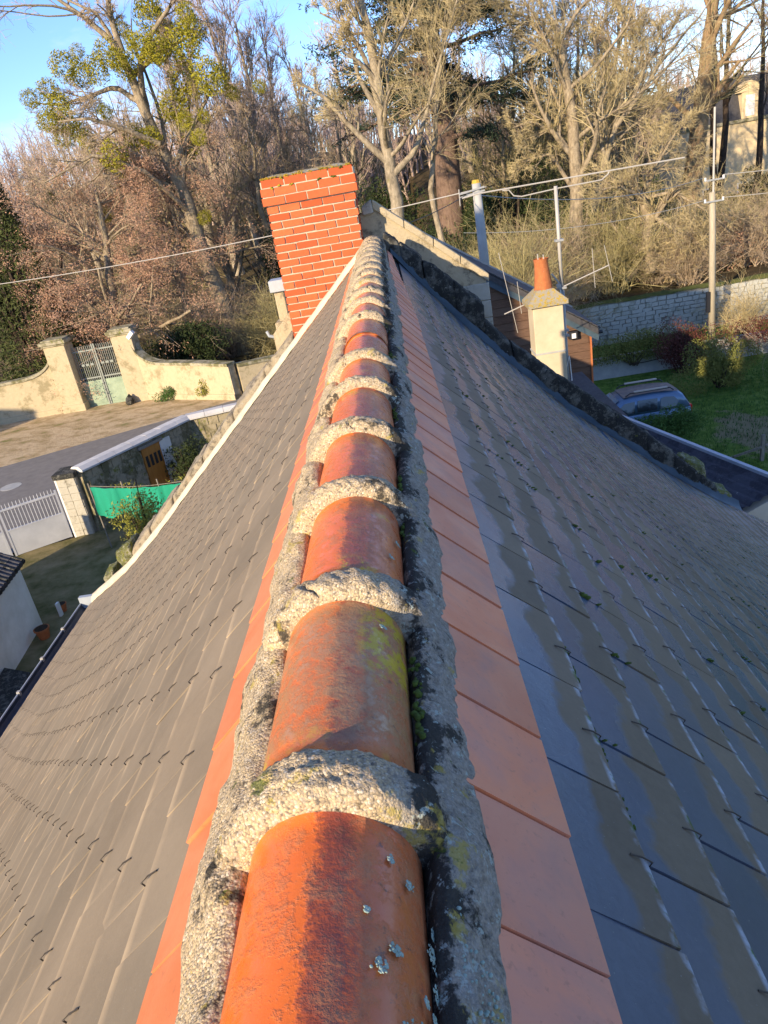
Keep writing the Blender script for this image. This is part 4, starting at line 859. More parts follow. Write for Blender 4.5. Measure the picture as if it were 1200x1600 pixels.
# stone pier and white gate
sp_ = empty('street_pier', (-11.1, 21.95, -9), 'square stone block pier at the right end of the white gate', 'gate pier')
m_ = MB(); m_.box(-11.35, -10.8, 21.7, 22.3, -9.1, -6.95); m_.o('core', M_CREAM2, sp_)
for r in range(8):
    for k in range(2):
        m_ = MB(); x0 = -11.38 + k * 0.3; m_.box(x0, x0 + 0.285, 21.67, 21.72, -9 + r * 0.255, -9 + r * 0.255 + 0.243, jit=0.004); m_.o('stone', M_CREAM2, sp_)
    m_ = MB(); m_.box(-10.815, -10.77, 21.7, 22.3, -9 + r * 0.255, -9 + r * 0.255 + 0.243, jit=0.004); m_.o('stone', M_CREAM2, sp_)
m_ = MB(); m_.box(-11.45, -10.72, 21.6, 22.38, -6.95, -6.78); m_.o('cap', M_COPR, sp_, bevel=0.02)
m_ = MB(); m_.box(-11.44, -11.385, 21.68, 21.78, -9, -6.96); m_.o('edge_post', M_WHITE, sp_)
GA, GB_ = np.array([-11.5, 21.72]), np.array([-14.6, 19.9]); t = (GB_ - GA) / np.linalg.norm(GB_ - GA); nn = np.array([t[1], -t[0]]); LG = np.linalg.norm(GB_ - GA)
wg = empty('white_gate', (-13, 20.8, -9), 'white metal driveway gate with solid lower panel and vertical bars', 'gate')
def gbox(s0, s1, z0, z1, w, name, mat, par=None):
    p, q = GA + t * s0, GA + t * s1; m_ = MB(); m_.add([(*(e + nn * o_), z) for z in (z0, z1) for (e, o_) in ((p, w / 2), (q, w / 2), (q, -w / 2), (p, -w / 2))], BF); return m_.o(name, mat, par or wg)
M_WG = simple('pale_grey_paint', [(0.38, 0.40, 0.43), (0.48, 0.50, 0.53)], 2, 0.45, 0.0)
for s0, s1 in ((0.02, 1.78), (1.84, 3.55)):
    lf = gbox(s0, s1, -8.92, -8.1, 0.05, 'leaf', M_WG)
    gbox(s0, s0 + 0.06, -8.93, -7.28, 0.07, 'stile', M_WG, lf); gbox(s1 - 0.06, s1, -8.93, -7.28, 0.07, 'stile', M_WG, lf)
    gbox(s0 + 0.06, s1 - 0.06, -7.42, -7.36, 0.06, 'rail', M_WG, lf); gbox(s0 + 0.06, s1 - 0.06, -8.1, -8.05, 0.07, 'rail', M_WG, lf)
    for s_ in np.arange(s0 + 0.13, s1 - 0.08, 0.105):
        p = GA + t * s_; m_ = MB(); m_.tube([(p[0], p[1], -8.06), (p[0], p[1], -7.26), (p[0], p[1], -7.2)], [0.013, 0.013, 0.003], 5); m_.o('bar', M_WG, lf)

# green netting on posts
nr = empty('netting_fence', (-9, 20.6, -9), 'green debris netting strung on thin posts across the yard', 'fence')
A_, B_ = at(140, 762, 20.3), at(300, 752, 19.6); n = 40; V = []
for i in range(n):
    f = i / (n - 1); p = A_ * (1 - f) + B_ * f
    sag = 0.10 * math.sin(math.pi * f); wv = 0.05 * math.sin(i * 0.7) + 0.03 * math.sin(i * 1.9)
    for j in range(7):
        g_ = j / 6; V.append((p[0] + 0.03 * math.sin(i + j), p[1] + wv * (0.5 + g_) , p[2] - sag - g_ * (0.92 + 0.1 * math.sin(i * 0.5) - 0.25 * (f < 0.12) * 0)))
obj('netting', V, grid_faces(n, 7), M_NET, nr, smooth=True)
for f in (0.0, 0.33, 0.68, 1.0):
    p = A_ * (1 - f) + B_ * f; m_ = MB(); m_.tube([(p[0], p[1] + 0.06, -9), (p[0] - 0.04, p[1] + 0.06, p[2] + 0.12)], 0.02, 6); m_.o('post', M_OLDW, nr)
m_ = MB(); m_.tube([tuple(A_ * (1 - f) + B_ * f + np.array([0, 0.05, -0.10 * math.sin(math.pi * f) + 0.03])) for f in np.linspace(0, 1, 12)], 0.010, 5); m_.o('top_wire', M_OLDW, nr)

# white outbuilding at left edge
ob = empty('white_outbuilding', (-9.4, 13, -9), 'low white rendered outbuilding with a tiled roof at the left edge of the yard', 'outbuilding')
q0 = onz(68, 978, -9.0)[:2]; q1 = onz(-40, 1160, -9.0)[:2]; q2 = q0 + np.array([-3.5, 1.6]); q3 = q1 + np.array([-3.5, 1.6])
def zt_(p, k): return k
V = [(*q0, -9.1), (*q1, -9.1), (*q3, -9.1), (*q2, -9.1), (*q0, -7.25), (*q1, -7.25), (*q3, -6.7), (*q2, -6.7)]; m_ = MB(); m_.add(V, BF); m_.o('wall', M_WHITER, ob)
dd = (q1 - q0) / np.linalg.norm(q1 - q0); LL = np.linalg.norm(q1 - q0) + 0.5; dn = (q2 - q0) / np.linalg.norm(q2 - q0)
for k in range(int(LL / 0.17)):
    p = q0 - dd * 0.15 + dd * k * 0.17
    for j in range(5):
        e0 = p - dn * 0.12 + dn * j * 0.36; e1 = e0 + dn * 0.40; m_ = MB()
        m_.tube([(*e0, -7.18 + j * 0.062), (*e1, -7.16 + j * 0.062 + 0.05)], [0.075, 0.062], 7); m_.o('roof_tile', M_DROOF if (k + j) % 3 else M_COPR, ob)
m_ = MB(); c_ = q0 + dd * 2.4 - dn * 0.9; V = [(*c_, -9), (*(c_ + dd * 1.4), -9), (*(c_ + dd * 1.4 + dn * 0.85), -9), (*(c_ + dn * 0.85), -9)]; V += [(a_[0], a_[1], -8.55) for a_ in V]; m_.add(V, BF)
m_.o('stone_trough', M_COPR, None, label='low stone trough against the white outbuilding wall', cat='trough', bevel=0.02)
def pot(p, r, h, label):
    root = empty('flower_pot', (*p, -9), label, 'flower pot', 'flower pots in the yard')
    m_ = MB(); m_.tube([(*p, -8.93), (*p, -8.93 + h * 0.85), (*p, -8.93 + h * 0.86), (*p, -8.93 + h)], [r * 0.7, r, r * 1.12, r * 1.14], 16); m_.o('pot', M_POT, root)
    m_ = MB(); m_.tube([(*p, -8.93 + h), (*p, -8.93 + h + 0.01)], r * 0.95, 16); m_.o('soil', M_BDARK, root)
pot(tuple(onz(72, 1000, -9)[:2]), 0.17, 0.28, 'terracotta flower pot on the ground beside the white outbuilding corner'); pot(tuple(onz(101, 958, -9)[:2]), 0.12, 0.22, 'small terracotta pot standing on the yard near the gutter')
m_ = MB(); c_ = onz(98, 965, -9); m_.box(c_[0] - 0.03, c_[0] + 0.03, c_[1] - 0.06, c_[1] + 0.06, -8.93, -8.55); m_.o('white_slab', M_WHITE, None, label='small white board standing next to the pot by the gutter', cat='board')

# ================================================================== right side yard
rwt = empty('retaining_wall', (14, 41.0, -10.5), 'long pale rubble stone retaining wall with mossy top behind the yard', 'wall')
m_ = MB(); m_.box(4.0, 30, 41.0, 41.35, -10.7, -8.22); m_.o('core', mossstone('wall_mortar', (0.34, 0.33, 0.28), (0.2, 0.19, 0.15), 0.5, 0.66, 2), rwt)
M_RW = mossstone('rubble_stone', (0.50, 0.50, 0.44), (0.26, 0.26, 0.20), 0.56, 0.64, 1.4, 0.72)
smesh = []
for k in range(10):
    V = boxv(-0.5, 0.5, -0.5, 0.5, -0.5, 0.5); V[:, [0, 2]] += rng.uniform(-0.12, 0.12, (8, 2)); V[4:, 1] += 0
    me = npmesh('stone', V, BF, M_RW); smesh.append(me)
cnt = 0; z = -8.28; r = 0
rest = MB()
while z > -10.6:
    hh_ = rng.uniform(0.17, 0.27); x = 7.6 + rng.uniform(0, 0.3)
    while x < 21.5:
        w = rng.uniform(0.25, 0.62)
        if cnt < 300:
            o = link('stone', smesh[rng.integers(10)], rwt); o.location = Vector((x + w / 2, 40.985 + rng.uniform(-0.012, 0.012), z - hh_ / 2)); o.scale = (w * 0.93, 0.12, hh_ * 0.90); cnt += 1
        else: rest.box(x + 0.015, x + w - 0.015, 40.93, 41.0, z - hh_ + 0.015, z - 0.01, jit=0.01)
        x += w
    z -= hh_
rest.o('stone_courses', M_RW, rwt, kind='stuff')
nu, nv = 160, 8; U, Vv = np.meshgrid(np.linspace(4, 30, nu), np.linspace(0, 1, nv), indexing='ij'); P = np.stack([U, 40.88 + Vv * 0.7, -8.24 + 0.16 * np.sin(Vv * math.pi)], -1); P[..., 2] += 0.05 * vnoise(P, 2.5, 3) + 0.03 * vnoise(P, 9, 5)
obj('moss_top', P.reshape(-1, 3), grid_faces(nu, nv), simple('moss_top', [(0.04, 0.06, 0.01), (0.12, 0.12, 0.03)], 3, 1, 0.8, 0.05), rwt, smooth=True, kind='stuff')
m_ = MB(); m_.box(4.0, 32, 34.6, 34.9, -10.7, -9.45); m_.o('garden_wall', M_CONC, None, label='low grey rendered garden wall below the rubble retaining wall', cat='wall')

# car
car = empty('parked_car', (9.0, 28.0, -10.5), 'blue grey estate car with silver roof bars parked on the lawn behind a dark bush', 'car')
def carx(s): return 10.45 - s       # s: metres from the rear
def side_y(h): return 0.0
NY, FY = 27.25, 29.05
def loft(name, secs, mat, smooth=True):
    """secs: list of (s, [(yoff,z)...]) symmetric cross sections"""
    V = []; k = len(secs[0][1])
    for s_, pr in secs:
        for yo, z in pr: V.append((carx(s_), 28.15 + yo, -10.5 + z))
    Fc = [[i * k + j, i * k + (j + 1) % k, (i + 1) * k + (j + 1) % k, (i + 1) * k + j] for i in range(len(secs) - 1) for j in range(k)] + [list(range(k))[::-1], [(len(secs) - 1) * k + j for j in range(k)]]
    m_ = MB(); m_.add(V, Fc); return m_.o(name, mat, car, smooth=smooth)
def bodysec(s_, z0, z1, w): return (s_, [(-w, z0 + 0.1), (-w * 1.0, (z0 + z1) / 2), (-w * 0.97, z1 - 0.06), (-w * 0.90, z1), (w * 0.90, z1), (w * 0.97, z1 - 0.06), (w, (z0 + z1) / 2), (w, z0 + 0.1), (w * 0.9, z0), (-w * 0.9, z0)])
body = loft('body', [bodysec(0.0, 0.42, 0.98, 0.80), bodysec(0.08, 0.34, 1.06, 0.88), bodysec(0.5, 0.30, 1.08, 0.91), bodysec(1.5, 0.28, 1.06, 0.91), bodysec(2.6, 0.28, 1.04, 0.91), bodysec(3.2, 0.28, 1.02, 0.90), bodysec(3.9, 0.30, 0.96, 0.87), bodysec(4.25, 0.36, 0.84, 0.78), bodysec(4.34, 0.42, 0.74, 0.70)], M_CARP)
def cabsec(s_, z1, w0, w1): return (s_, [(-w0, 1.02), (-w1 - 0.03, z1 - 0.07), (-w1 + 0.08, z1), (0, z1 + 0.03), (w1 - 0.08, z1), (w1 + 0.03, z1 - 0.07), (w0, 1.02)])
cab = loft('cabin', [cabsec(0.06, 1.10, 0.84, 0.80), cabsec(0.30, 1.48, 0.86, 0.70), cabsec(0.55, 1.60, 0.87, 0.68), cabsec(1.4, 1.65, 0.88, 0.68), cabsec(2.2, 1.63, 0.88, 0.68), cabsec(2.62, 1.55, 0.88, 0.66), cabsec(3.38, 1.06, 0.86, 0.78)], M_CARP)
V = []; 
m_ = MB(); m_.prism([(-0.62, 0.55), (0.62, 0.55), (0.62, 2.55), (-0.62, 2.55)], 'z', 0, 0.01)
Vr = [(carx(s_), 28.15 + yo, -10.5 + z + 0.035) for s_, z in ((0.42, 1.55), (0.9, 1.625), (1.4, 1.65), (2.0, 1.64), (2.5, 1.585)) for yo in (-0.6, 0.0, 0.6)]
for i, v in enumerate(Vr):
    if i % 3 == 1: Vr[i] = (v[0], v[1], v[2] + 0.028)
obj('roof_panel', Vr, grid_faces(5, 3), M_CARR, car)
def quadwin(pts, sgn, par, name='window', mat=M_GLASS):
    V = []
    for s_, z in pts:
        f = (z - 1.02) / 0.58; yo = 0.885 + (0.72 - 0.885) * f
        V.append((carx(s_), 28.15 + sgn * (yo + 0.012), -10.5 + z))
    return pobj(name, V, [list(range(len(V)))], mat, par)
for sg_ in (-1, 1):
    quadwin([(0.62, 1.12), (0.50, 1.30), (0.66, 1.46), (1.00, 1.50), (1.15, 1.46), (1.22, 1.10)], sg_, cab)
    w_ = quadwin([(1.32, 1.10), (1.27, 1.49), (2.02, 1.50), (2.06, 1.09)], sg_, cab)
    quadwin([(2.16, 1.09), (2.12, 1.49), (2.50, 1.46), (3.05, 1.10)], sg_, cab)
    m_ = MB(); yv = 28.15 + sg_ * 0.60
    m_.tube([(carx(0.62), yv, -8.84), (carx(0.75), yv, -8.74), (carx(2.25), yv, -8.74), (carx(2.42), yv, -8.84)], 0.024, 8); m_.o('roof_rail', M_BLACK, car)
    m_ = MB(); m_.box(carx(2.1), carx(0.85), yv - 0.045, yv + 0.045, -8.725, -8.675); m_.o('roof_bar', M_ALU, car, bevel=0.01)
    m_ = MB(); m_.box(carx(0.16), carx(-0.01), 28.15 + sg_ * 0.72 - 0.11, 28.15 + sg_ * 0.72 + 0.13, -9.72, -9.42); m_.o('tail_light', M_RED, car, bevel=0.02)
    m_ = MB(); m_.box(carx(2.75), carx(2.60), 28.15 + sg_ * 1.0 - 0.09, 28.15 + sg_ * 1.0 + 0.09, -9.45, -9.3); m_.o('wing_mirror', M_CARP, car, bevel=0.02)
    for s_ in (0.80, 3.45):
        yv = 28.15 + sg_ * 0.82; m_ = MB(); m_.tube([(carx(s_), yv - 0.11, -10.16), (carx(s_), yv + 0.11, -10.16)], 0.34, 22); wh = m_.o('wheel', M_TYRE, car)
        m_ = MB(); m_.tube([(carx(s_), yv - 0.12, -10.16), (carx(s_), yv + 0.12, -10.16)], 0.21, 14); m_.o('rim', M_ALU, wh)
        m_ = MB(); m_.tube([(carx(s_), yv - 0.095 * 1, -10.16), (carx(s_), yv + 0.095, -10.16)], 0.40, 22); m_.o('wheel_arch', M_BLACK, car)
m_ = MB(); m_.box(carx(0.22), carx(-0.09), 27.33, 28.97, -10.2, -9.9); m_.o('rear_bumper', M_BLACK, car, bevel=0.04)
Vw = [(carx(0.085), 28.15 - 0.66, -9.34), (carx(0.085), 28.15 + 0.66, -9.34), (carx(0.27), 28.15 + 0.58, -9.03), (carx(0.27), 28.15 - 0.58, -9.03)]; pobj('rear_window', [(v[0] + 0.02, v[1], v[2]) for v in Vw], [[0, 1, 2, 3]], M_GLASS, cab)
Vw = [(carx(3.33), 28.15 - 0.70, -9.40), (carx(3.33), 28.15 + 0.70, -9.40), (carx(2.66), 28.15 + 0.60, -8.96), (carx(2.66), 28.15 - 0.60, -8.96)]; pobj('windscreen', [(v[0] - 0.02, v[1], v[2] + 0.02) for v in Vw], [[3, 2, 1, 0]], M_GLASS, cab)
m_ = MB(); m_.tube([(carx(0.8), 27.55, -8.86), (carx(0.8), 27.4, -8.86)], 0.02, 6)

car.location = (8.72, 26.95, -10.5); car.scale = (0.97, 0.97, 1.02)
# broken post and rail fence
pf = empty('wooden_fence', (11.2, 23, -10.5), 'weathered wooden fence post with a sloping rail at the edge of the lawn', 'fence')
p0, p1, p2 = onz(1190, 722, -10.5), None, onz(1140, 716, -10.5)
m_ = MB(); m_.bar((p0[0], p0[1], -10.6), (p0[0] + 0.02, p0[1], -9.55), 0.10); m_.o('post', M_OLDW, pf)
m_ = MB(); m_.bar((p0[0] - 0.06, p0[1] - 0.06, -9.95), (p2[0], p2[1], -10.5), 0.09, 0.07); m_.o('rail', M_OLDW, pf)
m_ = MB(); m_.bar((p0[0] + 0.06, p0[1] - 0.06, -9.9), (p0[0] + 2.5, p0[1] + 0.3, -9.85), 0.09, 0.06); m_.o('rail', M_OLDW, pf)

# poles and wires
cp = empty('concrete_pole', (2.98, 25.0, -10.5), 'slender grey concrete pole with orange lichen on its top, rising behind the gable', 'utility pole')
m_ = MB(); m_.tube([(3.02, 25, -10.7), (2.985, 25, -3.0), (2.975, 25, -0.72)], [0.2, 0.155, 0.135], 8); m_.o('shaft', M_CONC, cp, smooth=True)
m_ = MB(); m_.tube([(2.975, 25, -0.72), (2.975, 25, -0.62)], [0.137, 0.11], 8); m_.o('lichen_top', leafm('orange_lichen', (0.45, 0.25, 0.03), (0.5, 0.36, 0.06), 20), cp)
for dz in (-0.95, -1.05): m_ = MB(); m_.bar((2.4, 24.86, dz), (3.2, 24.86, dz + 0.1), 0.05); m_.o('bracket', M_ALUD, cp)
up_ = empty('wooden_utility_pole', (15.66, 38.16, -10.5), 'tall pale wooden utility pole standing by the retaining wall', 'utility pole')
m_ = MB(); m_.tube([(15.66, 38.16, -10.7), (15.6, 38.16, -5), (15.55, 38.16, -3.3)], [0.17, 0.15, 0.135], 10); m_.o('shaft', M_WOODP, up_, smooth=True)
m_ = MB(); m_.tube([(15.58, 38.1, -3.6), (15.58, 38.1, 0.3)], 0.05, 8); m_.o('extension', M_ALU, up_)
for z in (-3.7, -2.75): m_ = MB(); m_.bar((15.1, 38.0, z), (16.05, 38.0, z), 0.07); m_.o('crossarm', M_ALUD, up_)
for z in (-3.7, -2.75):
    for dx in (-0.42, 0.42): m_ = MB(); m_.tube([(15.58 + dx, 38, z), (15.58 + dx, 38, z + 0.14)], 0.05, 8); m_.o('insulator', M_WHITE, up_)
m_ = MB(); m_.box(15.30, 15.48, 37.98, 38.1, -8.9, -7.9); m_.o('junction_box', M_BLACK, up_)
def wire(a, b, sag, r, label, mat=M_ALU):
    a, b = np.array(a), np.array(b); m_ = MB()
    m_.tube([a * (1 - t) + b * t - np.array([0, 0, sag * 4 * t * (1 - t)]) for t in np.linspace(0, 1, 24)], r, 5); m_.o('overhead_cable', mat, None, label=label, cat='cable')
wire(at(-60, 452, 34), at(760, 292, 25.0), 0.25, 0.016, 'long pale cable crossing behind the brick chimney from the left edge')
wire((2.4, 24.86, -0.9), (15.1, 38.0, -2.6), 0.5, 0.014, 'cable strung from the concrete pole to the upper crossarm of the wooden pole', M_ALUD)
wire((2.6, 24.8, -1.0), (-0.5, 16, -1.1), 0.1, 0.012, 'dark cable dropping from the concrete pole behind the stone gable', M_BLACK)
wire((16.0, 38.0, -2.6), (40, 40, -2.5), 0.5, 0.018, 'upper cable running right from the wooden pole'); wire((16.0, 38.0, -3.6), (40, 40, -3.6), 0.5, 0.016, 'lower cable running right from the wooden pole')
wire((15.1, 38.0, -3.6), (3.5, 36, -3.0), 0.4, 0.012, 'thin lower cable running left from the wooden pole', M_ALUD)

# cream house on the right hillside
hs = empty('cream_house', (34, 86, -9.5), 'cream rendered house with a slate mansard roof among the trees at upper right', 'house')
c0 = at(1095, 330, 85); 
def hb_(x0, x1, y0, y1, z0, z1, name, mat, par=None, **k): m_ = MB(); m_.box(x0, x1, y0, y1, z0, z1); return m_.o(name, mat, par or hs, **k)
M_HW = simple('house_render', [(0.58, 0.45, 0.25), (0.68, 0.55, 0.34)], 1, 0.9, 0.1)
hw = hb_(32.0, 52, 85, 95, -11, -1.2, 'wall', M_HW); hb_(31.8, 52, 84.8, 95, -1.195, -0.9, 'cornice', M_GWC)
m_ = MB(); m_.add([(31.9, 84.9, -0.9), (52, 84.9, -0.9), (52, 95, -0.9), (31.9, 95, -0.9), (33.2, 86.5, 3.0), (51, 86.5, 3.0), (51, 93.5, 3.0), (33.2, 93.5, 3.0)], BF); rf = m_.o('roof', M_DROOF, hs)
dm = hb_(37.4, 39.0, 84.85, 87, -0.88, 1.5, 'dormer', M_HW, rf); m_ = MB(); m_.prism([(37.1, 1.5), (39.3, 1.5), (38.9, 2.2), (38.2, 2.5), (37.5, 2.2)], 'y', 84.8, 87); m_.o('dormer_head', M_HW, rf)
hb_(37.75, 38.65, 84.80, 84.84, -0.7, 1.2, 'dormer_window', M_WHITE, rf)
for x in (33.6, 37.2, 41): 
    for z0, z1 in ((-9.2, -6.9),):
        f_ = hb_(x, x + 1.3, 84.93, 84.99, z0, z1, 'window', M_WHITE, hs); hb_(x + 0.15, x + 0.6, 84.90, 84.925, z0 + 0.15, z1 - 0.15, 'pane', M_GLASS, f_); hb_(x + 0.7, x + 1.15, 84.90, 84.925, z0 + 0.15, z1 - 0.15, 'pane', M_GLASS, f_)

# unseen tall house, added outside the frame on the left to shade the yards
nh = empty('tall_shade_house', (-20, -5, -9), 'unseen tall house added outside the frame on the left to shade the yards', 'house')
uu = np.array([0.574, 0.819]); qq = np.array([-0.819, 0.574])
def UQ(s_, q_): return uu * s_ + qq * q_
V = [(*UQ(s_, q_), z) for z in (-9.2, 5.2) for (s_, q_) in ((-18, 9.6), (-8, 9.6), (-8, 15.6), (-18, 15.6))]; m_ = MB(); m_.add(V, BF); m_.o('wall', M_RENDER, nh)
V = [(*UQ(s_, q_), z) for (s_, q_, z) in ((-18.3, 9.3, 5.2), (-7.7, 9.3, 5.2), (-7.7, 15.9, 5.2), (-18.3, 15.9, 5.2), (-12, 9.3, 9.6), (-12, 15.9, 9.6))]; m_ = MB(); m_.add(V, [[0, 1, 4], [1, 2, 5, 4], [2, 3, 5], [3, 0, 4, 5], [3, 2, 1, 0]]); m_.o('roof', M_DROOF, nh)
for q_ in np.arange(10.2, 12, 1.6):
    for z in (-7.2, -3.9, -0.6, 2.4):
        p, p2 = UQ(-7.99, q_), UQ(-7.99, q_ + 1.1); o_ = uu * 0.05; V = [(*a_, z_) for z_ in (z, z + 1.7) for a_ in (p, p2, p2 + o_, p + o_)]; m_ = MB(); m_.add(V, BF); m_.o('window', M_WHITE, nh)

nh2 = empty('low_shade_house', (-42, 20, -9), 'unseen lower house added outside the frame to shade the gate wall', 'house')  # added out of view to shade the foot of the gate wall
V = [(*UQ(s_, q_), z) for z in (-9.2, -3.0) for (s_, q_) in ((-14, 39.5), (-5, 39.5), (-5, 56), (-14, 56))]; m_ = MB(); m_.add(V, BF); m_.o('wall', M_RENDER, nh2)
V = [(*UQ(s_, q_), z) for (s_, q_, z) in ((-14.3, 39.2, -3.0), (-4.7, 39.2, -3.0), (-4.7, 56.3, -3.0), (-14.3, 56.3, -3.0), (-9.5, 39.2, 1.3), (-9.5, 56.3, 1.3))]; m_ = MB(); m_.add(V, [[0, 1, 4], [1, 2, 5, 4], [2, 3, 5], [3, 0, 4, 5], [3, 2, 1, 0]]); m_.o('roof', M_DROOF, nh2)

# ================================================================== TREES
def tubes(nodes, radii, s):
    M_, n, _ = nodes.shape
    T = nodes[:, -1] - nodes[:, 0]; T /= np.linalg.norm(T, axis=1)[:, None] + 1e-9
    ref = np.where(np.abs(T[:, 2:3]) > 0.9, np.array([[1.0, 0, 0]]), np.array([[0, 0, 1.0]])); A = np.cross(T, ref); A /= np.linalg.norm(A, axis=1)[:, None]; B = np.cross(T, A)
    a = np.arange(s) * 2 * math.pi / s
    ring = A[:, None, None, :] * np.cos(a)[None, None, :, None] + B[:, None, None, :] * np.sin(a)[None, None, :, None]
    V = nodes[:, :, None, :] + ring * radii[:, :, None, None]
    b = np.arange(M_)[:, None, None] * n * s; i = np.arange(n - 1)[None, :, None] * s; j = np.arange(s)[None, None, :]; j2 = (j + 1) % s
    Fc = np.stack([b + i + j, b + i + j2, b + i + s + j2, b + i + s + j], -1).reshape(-1, 4)
    return V.reshape(-1, 3), Fc
def grow(P, R, k, lr_, ang, tmin, n, wander, up, rr, R_, tmax=1.0, lenj=0.35, minr=0.0, flat=None):
    M_, m, _ = P.shape; L_ = np.linalg.norm(np.diff(P, axis=1), axis=2).sum(1)
    idx = np.repeat(np.arange(M_), k); t = R_.uniform(tmin, tmax, len(idx)); f = t * (m - 1); i0 = np.minimum(f.astype(int), m - 2); fr = (f - i0)[:, None]
    s0 = P[idx, i0] * (1 - fr) + P[idx, i0 + 1] * fr; d = P[idx, i0 + 1] - P[idx, i0]; d /= np.linalg.norm(d, axis=1)[:, None] + 1e-9
    r0 = R[idx, i0] * (1 - fr[:, 0]) + R[idx, i0 + 1] * fr[:, 0]
    q = R_.normal(size=d.shape); q -= (q * d).sum(1)[:, None] * d; q /= np.linalg.norm(q, axis=1)[:, None]
    a = np.radians(R_.uniform(ang[0], ang[1], len(idx)))[:, None]; D = np.cos(a) * d + np.sin(a) * q
    ln = lr_ * L_[idx] * (1 - 0.45 * t) * R_.uniform(1 - lenj, 1 + lenj, len(idx)); st = (ln / (n - 1))[:, None]
    N_ = np.empty((len(idx), n, 3)); N_[:, 0] = s0
    for j in range(1, n):
        D = D + R_.normal(0, wander, D.shape) + np.array([0, 0, up]); D /= np.linalg.norm(D, axis=1)[:, None]; N_[:, j] = N_[:, j - 1] + D * st
    rb = np.maximum(r0 * rr * R_.uniform(0.7, 1.1, len(idx)), minr); RN = rb[:, None] * np.linspace(1, 0.35, n)[None, :]
    return N_, np.maximum(RN, minr * 0.6)
def resample(pts, rads, n):
    pts = np.array(pts, float); d = np.concatenate([[0], np.cumsum(np.linalg.norm(np.diff(pts, axis=0), axis=1))]); t = np.linspace(0, d[-1], n)
    return np.stack([np.interp(t, d, pts[:, i]) for i in range(3)], -1), np.interp(t, d, rads)
def joinVF(parts):
    V, Fc, o_ = [], [], 0
    for v, f in parts: V.append(v); Fc.append(f + o_); o_ += len(v)
    return np.concatenate(V), np.concatenate(Fc)
def tree(name, label, cat, trunk, limbs, bmat, tmat, seed, k1=9, spec=(7, 7, 7), l1=0.45, group=None, minr=0.008, up=0.035, wander=0.105, ang=(25, 65), tmin=0.35, ret=False, lim_k=None):
    R_ = np.random.default_rng(seed); root = empty(name, tuple(trunk[0][0]), label, cat, group)
    main = []
    P, R = resample([t[0] for t in trunk], [t[1] for t in trunk], 14); P[1:-1] += R_.normal(0, 0.05, (12, 3)); main.append((P, R))
    for lm in limbs: P, R = resample([t[0] for t in lm], [t[1] for t in lm], 14); main.append((P, R))
    V, Fc = joinVF([tubes(p[None], r[None], 9) for p, r in main]); obj('trunk', V, Fc, bmat, root, smooth=True)
    MP = np.stack([p for p, r in main]); MR = np.stack([r for p, r in main])
    A, RA = grow(MP, MR, k1, l1, ang, tmin, 8, wander, up, 0.5, R_, minr=minr * 2)
    B, RB = grow(A, RA, spec[0], 0.60, (22, 60), 0.15, 6, wander, up, 0.55, R_, minr=minr * 1.6)
    Cc, RC = grow(B, RB, spec[1], 0.68, (22, 60), 0.1, 5, wander * 1.1, up, 0.6, R_, minr=minr * 1.2)
    D, RD = grow(Cc, RC, spec[2] - 1, 0.85, (18, 50), 0.1, 4, wander, up, 0.6, R_, minr=minr)
    V, Fc = joinVF([tubes(A, RA, 6), tubes(B, RB, 4)]); obj('branches', V, Fc, bmat, root, smooth=True)
    V, Fc = joinVF([tubes(Cc, RC * 0.95, 3), tubes(D, RD * 0.8, 3)]); obj('crown', V, Fc, tmat, root)
    if ret: return root, (A, B, Cc, D)
    return root
def leafcards(pts, size, R_, jit=0.0, aspect=0.6):
    N_ = len(pts); c = pts + R_.normal(0, jit, pts.shape) if jit else pts
    a = R_.normal(size=(N_, 3)); a /= np.linalg.norm(a, axis=1)[:, None]; b = R_.normal(size=(N_, 3)); b -= (a * b).sum(1)[:, None] * a; b /= np.linalg.norm(b, axis=1)[:, None]
    s = (size * R_.uniform(0.6, 1.3, N_))[:, None]; nrm = np.cross(a, b)
    V = np.stack([c - a * s, c + b * s * aspect * 0.5 + nrm * s * 0.15, c + a * s, c - b * s * aspect * 0.5 + nrm * s * 0.15], 1).reshape(-1, 3)
    return V, np.arange(4 * N_).reshape(-1, 4)
def A_(x, y, Y): return at(x, y, Y)

